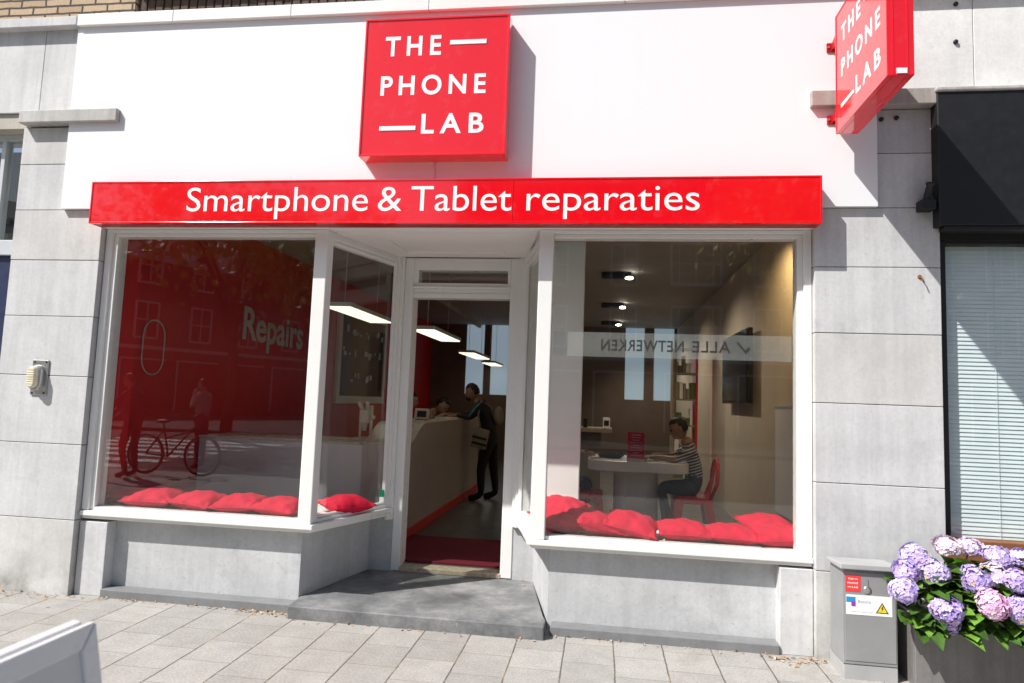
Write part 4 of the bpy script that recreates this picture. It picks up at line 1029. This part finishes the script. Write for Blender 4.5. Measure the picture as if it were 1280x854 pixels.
SPL = ['ceiling spotlight nearest the window in the right hand room', 'ceiling spotlight second in the row going back in the right hand room', 'ceiling spotlight farthest back in the right hand room']
for k, y in enumerate((4.45, 7.2, 9.8)):
    r_ = thing('ceiling_spotlight', SPL[k], 'lamp', (.2, y, 3.27), 'spotlights on the right hand ceiling')
    b = MB('black'); b.obox(Matrix.Translation((.17, y, 3.228)), (.40, .12, .075), .02); b.build('housing', r_)
    b = MB('bulb'); b.ball((.34, y-.03, 3.19), .042, (1.3, 1, .5)); b.build('bulb', r_)
    ld = bpy.data.lights.new('spot_light', 'SPOT'); ld.energy = 62; ld.color = (1, .84, .66); ld.spot_size = R(130); ld.spot_blend = .8; ld.shadow_soft_size = .05
    lo = bpy.data.objects.new('spot_light', ld); COL.objects.link(lo); lo.location = (.34, y-.03, 3.14); lo.rotation_euler = Vector((.35, -.1, -1)).to_track_quat('-Z', 'Y').to_euler()
# warm wall washer lamp just inside the right window, shining on the cream wall
r_ = thing('wall_washer', 'small warm spotlight under the ceiling by the cream wall, behind the window head', 'lamp', (1.25, 1.5, 3.27))
b = MB('black'); b.lathe([(.04, 0), (.045, .09), (.02, .1)], (1.25, 1.5, 3.20), (-.5, -.3, .7), 14); b.build('housing', r_)
ld = bpy.data.lights.new('washer_light', 'SPOT'); ld.energy = 42; ld.color = (1, .68, .32); ld.spot_size = R(85); ld.spot_blend = .9; ld.shadow_soft_size = .04
lo = bpy.data.objects.new('washer_light', ld); COL.objects.link(lo); lo.location = (1.30, 1.55, 3.13); lo.rotation_euler = Vector((.40, .75, -.85)).to_track_quat('-Z', 'Y').to_euler()

# ------------------------------------------------------------------ people
def smooth_skin(pts, radii, edges, root=0):
    me = bpy.data.meshes.new('body_source'); me.from_pydata([tuple(p) for p in pts], edges, []); o = bpy.data.objects.new('body_source', me); COL.objects.link(o)
    sk = o.modifiers.new('skin', 'SKIN'); sk.use_smooth_shade = True
    for i, d in enumerate(me.skin_vertices[0].data): d.radius = radii[i] if isinstance(radii[i], tuple) else (radii[i], radii[i]); d.use_root = (i == root)
    ss = o.modifiers.new('sub', 'SUBSURF'); ss.levels = 2; ss.render_levels = 2
    dg = bpy.context.evaluated_depsgraph_get(); dg.update()
    out = bpy.data.meshes.new_from_object(o.evaluated_get(dg)); bpy.data.objects.remove(o); bpy.data.meshes.remove(me); return out
def seg_dist(p, a, b):
    ab = b-a; t_ = max(0, min(1, (p-a).dot(ab)/max(1e-9, ab.length_squared))); return (p-(a+ab*t_)).length
def person(label, J, mats, bulk=1.0, hair_len=.0, extra=None, group=None):
    """J: joints in world space.  mats: skin, top, trousers, shoes"""
    V = {k: Vector(v) for k, v in J.items()}
    order = ['pelvis', 'belly', 'chest', 'neckb', 'neckt', 'shL', 'elL', 'wrL', 'shR', 'elR', 'wrR', 'hipL', 'knL', 'anL', 'hipR', 'knR', 'anR']
    handd = {}
    for s_ in 'LR':
        handd[s_] = (V['hand'+s_]-V['wr'+s_]).normalized() if 'hand'+s_ in V else (V['wr'+s_]-V['el'+s_]).normalized()
        V['palm'+s_] = V['wr'+s_] + handd[s_]*.085
        V['heel'+s_] = V['an'+s_] + Vector((0, 0, -.045)); V['toe'+s_] = V['toe'+s_]
        V['ball'+s_] = V['heel'+s_].lerp(V['toe'+s_], .65)
    order += ['palmL', 'palmR', 'ballL', 'toeL', 'ballR', 'toeR']
    rad = dict(pelvis=(.155, .115), belly=(.14, .105), chest=(.165, .115), neckb=(.075, .07), neckt=(.052, .052), shL=.062, shR=.062, elL=.042, elR=.042, wrL=.029, wrR=.029,
               hipL=.088, hipR=.088, knL=.058, knR=.058, anL=.042, anR=.042, palmL=(.040, .020), palmR=(.040, .020), ballL=(.045, .03), ballR=(.045, .03), toeL=(.04, .022), toeR=(.04, .022))
    E_ = [('pelvis', 'belly'), ('belly', 'chest'), ('chest', 'neckb'), ('neckb', 'neckt'), ('chest', 'shL'), ('shL', 'elL'), ('elL', 'wrL'), ('wrL', 'palmL'), ('chest', 'shR'), ('shR', 'elR'), ('elR', 'wrR'), ('wrR', 'palmR'),
          ('pelvis', 'hipL'), ('hipL', 'knL'), ('knL', 'anL'), ('anL', 'ballL'), ('ballL', 'toeL'), ('pelvis', 'hipR'), ('hipR', 'knR'), ('knR', 'anR'), ('anR', 'ballR'), ('ballR', 'toeR')]
    ix = {k: i for i, k in enumerate(order)}
    rr_ = []
    for k in order:
        q = rad[k]; bl = bulk if k not in ('palmL', 'palmR', 'wrL', 'wrR') else 1
        rr_.append(tuple(x*bl for x in q) if isinstance(q, tuple) else q*bl)
    me = smooth_skin([V[k] for k in order], rr_, [(ix[a], ix[b_]) for a, b_ in E_])
    bm = bmesh.new(); bm.from_mesh(me); bpy.data.meshes.remove(me)
    region = {'top': 1, 'leg': 2, 'shoe': 3, 'skin': 0}
    bones = []
    for a, b_ in E_:
        if 'palm' in b_: k = 0
        elif b_ in ('neckt',): k = 0
        elif b_[:2] in ('an', 'kn', 'hi') : k = 2
        elif b_[:2] in ('ba', 'to'): k = 3
        elif b_[:2] == 'wr': k = 0 if mats.get('short') else 1
        else: k = 1
        if b_ == 'belly': k = 1
        bones.append((V[a], V[b_], k))
    for f in bm.faces:
        c = f.calc_center_median(); f.material_index = min(bones, key=lambda q: seg_dist(c, q[0], q[1]))[2]; f.smooth = True
    # head
    mb = MB(); mb.bm = bm
    hc, face = V['head'], V['face'].normalized(); upv = V.get('headup', Vector((0, 0, 1)))
    upv = (upv - face*upv.dot(face)).normalized(); side = upv.cross(face)
    HM = Matrix((face, side, upv)).transposed().to_4x4(); HM.translation = hc
    vs = mb.ball((0, 0, 0), 1, (1, 1, 1), 0, 24, 16)
    for v in vs:
        x, y, z = v.co; w_ = .078*(1 - .22*max(0, -z)**1.4); d_ = .095*(1 - .10*max(0, -z)); hh = .118
        nx = x*d_ + (.012 if z < -.2 else 0)*max(0, x); v.co = Vector((nx, y*w_, z*hh))
        if x > .75 and abs(y) < .3 and -.35 < z < .15: v.co.x += .016*(1-abs(y)/.3)*(.15-z)/.5+.004   # nose
        if x > .7 and abs(abs(y)-.36) < .17 and .02 < z < .25: v.co.x -= .007                            # eye sockets
        if x > .65 and -.62 < z < -.45: v.co.x += .005                                                # lips
    bmesh.ops.transform(bm, matrix=HM, verts=vs)
    ej = 4; 
    for s_ in (-1, 1):
        mb.ball(HM @ Vector((.080, s_*.030, .012)), .0125, mi=4, u=8, v=6)
        mb.ball(HM @ Vector((-.004, s_*.080, -.004)), .030, (.6, .3, 1), 0, 10, 8, HM.to_3x3().to_4x4())
    mb.ball(HM @ Vector((.086, 0, -.062)), .022, (.35, 1.0, .32), 5, 10, 6, HM.to_3x3().to_4x4())
    # fingers
    for s_ in 'LR':
        d = handd[s_]; p = V['palm'+s_]; dn = V.get('palmdir'+s_, Vector((0, 0, -1))); dn = (dn - d*dn.dot(d)).normalized(); sd = d.cross(dn)*(1 if s_ == 'L' else -1)
        for k, (off, ln) in enumerate(((-.026, .066), (-.009, .076), (.009, .071), (.026, .054))):
            a = p + sd*off; b1 = a + d*ln*.5 + dn*ln*.12; b2 = b1 + d*ln*.32 + dn*ln*.24; b3 = b2 + d*ln*.14 + dn*ln*.26
            mb.tube([a - d*.02, b1, b2, b3], [.0095, .0088, .008, .006], 7, 0)
        a = V['wr'+s_] + d*.028 - sd*.028; mb.tube([a, a + d*.03 - sd*.028 + dn*.008, a + d*.062 - sd*.036 + dn*.02], [.0125, .011, .008], 7, 0)
    me = bpy.data.meshes.new('person'); bm.to_mesh(me); bm.free()
    for k in (mats['skin'], mats['top'], mats['leg'], mats['shoe'], 'black', 'chair'): me.materials.append(M[k])
    o = link('person', me, None, label=label, cat='person', group=group)
    WORLD[o.name] = Matrix()
    # hair: a shell over the skull
    h = MB('hair'); vs = h.ball((0, 0, 0), 1, (1, 1, 1), 0, 24, 16); kill = []
    for v in vs:
        x, y, z = v.co; keep = z > (.42 if x > .2 else (.0 if x > -.2 else -.45-hair_len))
        v.co = Vector((x*.103-.006, y*.086, z*.126 + .003)) * (1 + random.uniform(-.015, .03))
        if not keep: kill.append(v)
    bmesh.ops.delete(h.bm, geom=kill, context='VERTS'); bmesh.ops.transform(h.bm, matrix=HM, verts=h.bm.verts[:])
    ho = h.build('hair', o); md = ho.modifiers.new('thickness', 'SOLIDIFY'); md.thickness = .012; md.offset = -1
    return o
# man leaning on the counter
man = person('bearded man in a dark tracksuit leaning on the counter with a bag over his shoulder',
    dict(pelvis=(-1.50, 4.72, 1.00), belly=(-1.53, 4.72, 1.13), chest=(-1.60, 4.71, 1.33), neckb=(-1.68, 4.70, 1.47), neckt=(-1.73, 4.70, 1.53), head=(-1.78, 4.69, 1.60), face=(-.93, -.12, -.30),
         shL=(-1.64, 4.90, 1.40), elL=(-1.80, 4.97, 1.27), wrL=(-1.98, 4.85, 1.275), handL=(-2.05, 4.80, 1.27), shR=(-1.63, 4.52, 1.40), elR=(-1.74, 4.42, 1.25), wrR=(-1.93, 4.46, 1.275), handR=(-2.02, 4.48, 1.265),
         hipL=(-1.50, 4.82, .95), knL=(-1.46, 4.84, .54), anL=(-1.42, 4.86, .215), toeL=(-1.60, 4.86, .155), hipR=(-1.51, 4.62, .95), knR=(-1.60, 4.60, .54), anR=(-1.58, 4.60, .215), toeR=(-1.76, 4.58, .155)),
    dict(skin='skin', top='navy', leg='darkcloth', shoe='shoe'), 1.12)
b = MB('hair'); b.ball((-1.826, 4.685, 1.512), .05, (.8, 1.1, .8)); b.build('beard', man)
b = MB('teal'); b.tube([(-1.625, 4.45, 1.455), (-1.685, 4.39, 1.37), (-1.745, 4.365, 1.27)], [.010, .012, .010], 6); b.build('sleeve_stripe', man)
bg = thing('shoulder_bag', 'tan cloth shoulder bag hanging at the hip of the man at the counter', 'bag', (-1.60, 4.45, .95))
b = MB('bagcloth', 'darkcloth'); b.obox(Matrix.Translation((-1.60, 4.44, .98)) @ Matrix.Rotation(R(12), 4, 'Y'), (.22, .08, .27), .02); b.obox(Matrix.Translation((-1.60, 4.397, .99)) @ Matrix.Rotation(R(12), 4, 'Y'), (.20, .012, .03), .003, 1); b.obox(Matrix.Translation((-1.60, 4.397, .91)) @ Matrix.Rotation(R(12), 4, 'Y'), (.20, .012, .03), .003, 1); b.build('bag_body', bg)
b = MB('bagcloth'); b.tube([(-1.60, 4.46, 1.1), (-1.63, 4.42, 1.3), (-1.62, 4.55, 1.49), (-1.50, 4.72, 1.40), (-1.42, 4.75, 1.22)], .012, 6); b.build('strap', bg)
b = MB('bagcloth'); b.ball((-1.40, 4.74, 1.28), .12, (.6, 1, 1.15)); b.build('rucksack', label='pale rucksack on the back of the man at the counter', cat='bag')
person('shop assistant with dark hair bending over behind the counter',
    dict(pelvis=(-2.62, 5.05, .88), belly=(-2.60, 5.05, 1.0), chest=(-2.52, 5.04, 1.18), neckb=(-2.42, 5.02, 1.29), neckt=(-2.36, 5.01, 1.34), head=(-2.27, 5.0, 1.40), face=(.75, -.1, -.65),
         shL=(-2.50, 4.86, 1.2), elL=(-2.36, 4.80, 1.16), wrL=(-2.22, 4.85, 1.275), handL=(-2.12, 4.9, 1.27), shR=(-2.48, 5.24, 1.2), elR=(-2.34, 5.28, 1.16), wrR=(-2.22, 5.2, 1.275), handR=(-2.12, 5.15, 1.27),
         hipL=(-2.62, 4.95, .84), knL=(-2.58, 4.94, .50), anL=(-2.62, 4.94, .215), toeL=(-2.44, 4.94, .155), hipR=(-2.62, 5.15, .84), knR=(-2.58, 5.16, .50), anR=(-2.62, 5.16, .215), toeR=(-2.44, 5.16, .155)),
    dict(skin='skin_light', top='magenta', leg='darkcloth', shoe='shoe', short=True), .92)
person('shop assistant in a dark red shirt at the left edge of the doorway',
    dict(pelvis=(-2.89, 5.0, .88), belly=(-2.87, 5.0, 1.0), chest=(-2.85, 5.0, 1.18), neckb=(-2.81, 5.0, 1.32), neckt=(-2.78, 5.0, 1.37), head=(-2.74, 5.0, 1.45), face=(.95, 0, -.2),
         shL=(-2.85, 4.82, 1.25), elL=(-2.75, 4.78, 1.05), wrL=(-2.57, 4.84, 1.02), shR=(-2.85, 5.18, 1.25), elR=(-2.75, 5.22, 1.05), wrR=(-2.57, 5.16, 1.02),
         hipL=(-2.89, 4.9, .84), knL=(-2.87, 4.9, .50), anL=(-2.91, 4.9, .215), toeL=(-2.73, 4.9, .155), hipR=(-2.89, 5.1, .84), knR=(-2.87, 5.1, .50), anR=(-2.91, 5.1, .215), toeR=(-2.73, 5.1, .155)),
    dict(skin='skin_light', top='sign_poster', leg='darkcloth', shoe='shoe', short=True), .92)
person('man in a striped shirt sitting at the white table on a red chair',
    dict(pelvis=(1.00, 2.93, .66), belly=(1.02, 2.93, .79), chest=(.98, 2.93, .98), neckb=(.93, 2.93, 1.12), neckt=(.895, 2.93, 1.18), head=(.835, 2.93, 1.27), face=(-.90, -.10, -.42),
         shL=(.96, 2.75, 1.05), elL=(.80, 2.68, .955), wrL=(.60, 2.80, .965), handL=(.5, 2.86, .955), shR=(.96, 3.11, 1.05), elR=(.82, 3.18, .955), wrR=(.62, 3.08, .965), handR=(.52, 3.02, .955),
         hipL=(.98, 2.83, .65), knL=(.66, 2.80, .64), anL=(.74, 2.80, .215), toeL=(.56, 2.80, .155), hipR=(.98, 3.03, .65), knR=(.68, 3.09, .64), anR=(.74, 3.09, .215), toeR=(.56, 3.1, .155)),
    dict(skin='skin', top='stripe', leg='jean', shoe='shoe', short=True), 1.0)
person('customer in dark clothes sitting at the left end of the table, mostly behind the partition',
    dict(pelvis=(-0.44, 3.03, .66), belly=(-0.47, 3.03, .79), chest=(-0.48, 3.03, .98), neckb=(-0.47, 3.03, 1.12), neckt=(-0.46, 3.03, 1.18), head=(-0.44, 3.03, 1.27), face=(.95, 0, -.3),
         shL=(-0.48, 3.21, 1.05), elL=(-0.38, 3.26, .955), wrL=(-0.19, 3.16, .965), shR=(-0.48, 2.85, 1.05), elR=(-0.40, 2.80, .955), wrR=(-0.22, 2.90, .965),
         hipL=(-0.42, 3.13, .65), knL=(-0.10, 3.16, .64), anL=(-0.16, 3.16, .215), toeL=(0.00, 3.16, .155), hipR=(-0.42, 2.93, .65), knR=(-0.12, 2.90, .64), anR=(-0.18, 2.90, .215), toeR=(-0.02, 2.90, .155)),
    dict(skin='skin', top='stripe', leg='jean', shoe='shoe', short=True), .95)

# ------------------------------------------------------------------ dry leaves swept against the wall
b = MB('dryleaf', 'threshold'); rnd = random.Random(21)
def litter(n, x0, x1, y0, y1, zb=0.0):
    for _ in range(n):
        s_ = rnd.uniform(.006, .018); m = Matrix.Translation((rnd.uniform(x0, x1), y1 - abs(rnd.gauss(0, .35))*(y1-y0), zb+.004+s_*.3)) @ Euler((rnd.uniform(-.6, .6), rnd.uniform(-.6, .6), rnd.uniform(0, 6))).to_matrix().to_4x4()
        vs = [b.bm.verts.new(m @ Vector(p)) for p in ((-s_, 0, 0), (0, -s_*.5, s_*.15), (s_, 0, 0), (0, s_*.5, s_*.15))]
        f = b.bm.faces.new(vs); f.material_index = rnd.randrange(2)
litter(60, -2.45, -2.03, -.10, .02); litter(40, -3.5, -2.4, -.05, .02); litter(22, -2.0, -.35, -.16, -.082); litter(30, -.3, 1.14, -.06, .02); litter(75, 1.05, 1.39, -.22, .0); litter(45, -4.4, -3.55, -.14, .0); litter(10, -.62, -.5, .7, .95, .084)
b.build('leaf_litter', kind='stuff')

# ------------------------------------------------------------------ across the street (seen as reflections)
def opposite(name, label, loc, rot, W_, H_, nx, nz, bay=False, roofh=2.4):
    root = thing(name, label, 'building', (0, 0, 0)); T = Matrix.Translation(loc) @ Matrix.Rotation(rot, 4, 'Z')
    def done(b, nm, p=root): bmesh.ops.transform(b.bm, matrix=T, verts=b.bm.verts[:]); return b.build(nm, p)
    b = MB('oppbrick'); b.box(0, W_, -8, 0, -.2, H_); done(b, 'wall')
    b = MB('roof'); b.prism([(-8.3, H_), (.3, H_), (-2.5, H_+roofh), (-5.5, H_+roofh)], 0, W_, 'x'); done(b, 'roof')
    b = MB('roadpaint'); b.box(-.02, W_+.02, -.2, .28, H_-.25, H_+.05); b.box(0, W_, .0, .05, 3.6, 3.8); done(b, 'cornice')
    px = W_/nx
    for i in range(nx):
        for k in range(nz):
            x = px*(i+.5); z = 4.3 + k*3.1; ww, wh = 1.15, 1.9
            dpt = .45 if (bay and i % 3 == 0) else .04; ww = 2.2 if dpt > .1 else ww
            f = MB('roadpaint')
            for a in ((x-ww/2-.1, x-ww/2, z-.1, z+wh+.1), (x+ww/2, x+ww/2+.1, z-.1, z+wh+.1), (x-ww/2, x+ww/2, z+wh, z+wh+.1), (x-ww/2, x+ww/2, z-.12, z), (x-ww/2, x+ww/2, z+wh*.5-.035, z+wh*.5+.035), (x-.03, x+.03, z, z+wh)): f.box(a[0], a[1], .0, dpt+.05, a[2], a[3])
            if dpt > .1:
                for q in (-.36, .36): f.box(x+q*ww-.03, x+q*ww+.03, 0, dpt+.05, z, z+wh)
            fo = done(f, 'window')
            g_ = MB('oppglass'); g_.box(x-ww/2, x+ww/2, .001, dpt, z, z+wh); done(g_, 'pane', fo)
    f = MB('roadpaint'); 
    for i in range(nx): f.box(px*i+.3, px*i+.4, 0, .08, .2, 3.1); f.box(px*i+.4, px*(i+1)-.3, 0, .08, 3.0, 3.1)
    sf = done(f, 'shop_window'); g_ = MB('oppglass'); g_.box(.3, W_-.3, .001, .05, .3, 3.0); done(g_, 'pane', sf)
opposite('terraced_house', 'brick house row running away down the side street opposite', (-32.0, -16.5, 0), math.atan2(-22.5, 11.7), 25.4, 8.9, 8, 2, False, 1.9)
opposite('corner_house', 'brick corner house with white bay windows facing the shop', (-7.5, -28, 0), 0, 34, 12.5, 10, 3, True)
def tree(x, y, h, r, seed, label):
    root = thing('street_tree', label, 'tree', (x, y, 0), 'street trees across the road'); rnd = random.Random(seed)
    b = MB('bark'); b.tube([(x, y, 0), (x+.1, y, h*.3), (x-.05, y+.1, h*.55)], [.2, .16, .1], 8)
    tips = []
    for k in range(9):
        a = k*2.4; e = Vector((x+math.cos(a)*r*.7, y+math.sin(a)*r*.7, h*.55+rnd.uniform(.1, .4)*h)); b.tube([(x, y, h*(.33+.02*k)), Vector((x, y, h*.5)).lerp(e, .5)+Vector((0, 0, .2)), e], [.07, .05, .02], 6); tips.append(e)
    b.build('trunk', root)
    c = MB('treeleaf')
    for _ in range(2600):
        e = rnd.choice(tips); p = e + Vector((rnd.gauss(0, r*.27), rnd.gauss(0, r*.27), rnd.gauss(0, r*.25))); s_ = rnd.uniform(.10, .19)
        m = Euler((rnd.uniform(0, 6), rnd.uniform(0, 6), rnd.uniform(0, 6))).to_matrix()
        c.bm.faces.new([c.bm.verts.new(p + m @ Vector(q)*s_) for q in ((-1, 0, 0), (0, -.6, 0), (1, 0, 0), (0, .6, 0))])
    c.build('crown', root)
tree(-12.0, -15.5, 8.2, 3.0, 1, 'street tree reflected in the middle of the left display window')
tree(-11.6, -21, 8.4, 2.8, 2, 'street tree reflected near the corner post of the left display window')
tree(6.2, -16, 8.6, 2.8, 3, 'street tree reflected in the upper right of the right display window')
# pedestrian and bicycle reflected in the left pane
person('pedestrian in a light shirt standing across the pavement with a hand at the chin',
    dict(pelvis=(-8.05, -8.0, .93), belly=(-8.05, -8.0, 1.06), chest=(-8.05, -8.0, 1.28), neckb=(-8.05, -8.0, 1.44), neckt=(-8.07, -8.0, 1.50), head=(-8.09, -8.0, 1.58), face=(-.9, .2, -.2),
         shL=(-8.05, -8.19, 1.37), elL=(-8.10, -8.26, 1.10), wrL=(-8.22, -8.1, 1.2), shR=(-8.05, -7.81, 1.37), elR=(-8.15, -7.75, 1.12), wrR=(-8.2, -7.9, 1.38),
         hipL=(-8.05, -8.1, .88), knL=(-8.05, -8.1, .45), anL=(-8.05, -8.1, -.03), toeL=(-8.22, -8.1, -.09), hipR=(-8.05, -7.9, .88), knR=(-8.05, -7.9, .45), anR=(-8.05, -7.9, -.03), toeR=(-8.22, -7.9, -.09)),
    dict(skin='skin_light', top='magenta', leg='jean', shoe='shoe'), 1.05)
person('cyclist in a dark jacket standing beside a bicycle on the pavement edge',
    dict(pelvis=(-7.75, -5.6, .95), belly=(-7.75, -5.6, 1.08), chest=(-7.78, -5.6, 1.30), neckb=(-7.82, -5.6, 1.46), neckt=(-7.85, -5.6, 1.52), head=(-7.89, -5.6, 1.60), face=(-.9, .2, -.25),
         shL=(-7.78, -5.8, 1.39), elL=(-7.95, -5.86, 1.18), wrL=(-8.15, -5.8, 1.05), shR=(-7.78, -5.4, 1.39), elR=(-7.95, -5.35, 1.18), wrR=(-8.15, -5.4, 1.05),
         hipL=(-7.75, -5.7, .9), knL=(-7.78, -5.7, .48), anL=(-7.72, -5.7, .09), toeL=(-7.9, -5.7, .03), hipR=(-7.75, -5.5, .9), knR=(-7.85, -5.5, .50), anR=(-7.75, -5.5, .09), toeR=(-7.93, -5.5, .03)),
    dict(skin='skin', top='navy', leg='darkcloth', shoe='shoe'), 1.05)
bk = thing('bicycle', 'black city bicycle parked at the kerb opposite the left window', 'bicycle', (-7.3, -6.1, 0))
for x in (-7.85, -6.78):
    b = MB('black', 'steel'); b.torus((x, -6.1, .35), (0, 1, 0), .33, .022); w_ = b.build('wheel', bk)
    b = MB('steel'); b.torus((x, -6.1, .35), (0, 1, 0), .30, .010)
    for k in range(14): a = k*math.pi/7; b.tube([(x, -6.1, .35), (x+.3*math.cos(a), -6.1, .35+.3*math.sin(a))], .002, 4)
    b.build('rim', w_)
b = MB('black'); B = lambda *p: b.tube(list(p), .016, 8)
B((-7.85, -6.1, .35), (-7.42, -6.1, .32)); B((-7.42, -6.1, .32), (-7.55, -6.1, .88)); B((-7.85, -6.1, .35), (-7.53, -6.1, .78)); B((-7.42, -6.1, .32), (-6.96, -6.1, .85)); B((-7.5, -6.1, .62), (-6.98, -6.1, .78)); B((-6.99, -6.1, .98), (-6.78, -6.1, .35)); b.build('frame', bk)
b = MB('black'); b.tube([(-7.22, -6.38, 1.02), (-7.02, -6.3, 1.08), (-6.99, -6.1, 1.0), (-7.02, -5.9, 1.08), (-7.22, -5.82, 1.02)], .012, 8); b.build('handlebar', bk)
b = MB('black'); b.ball((-7.57, -6.1, .92), .12, (1.1, .75, .3)); b.build('saddle', bk)
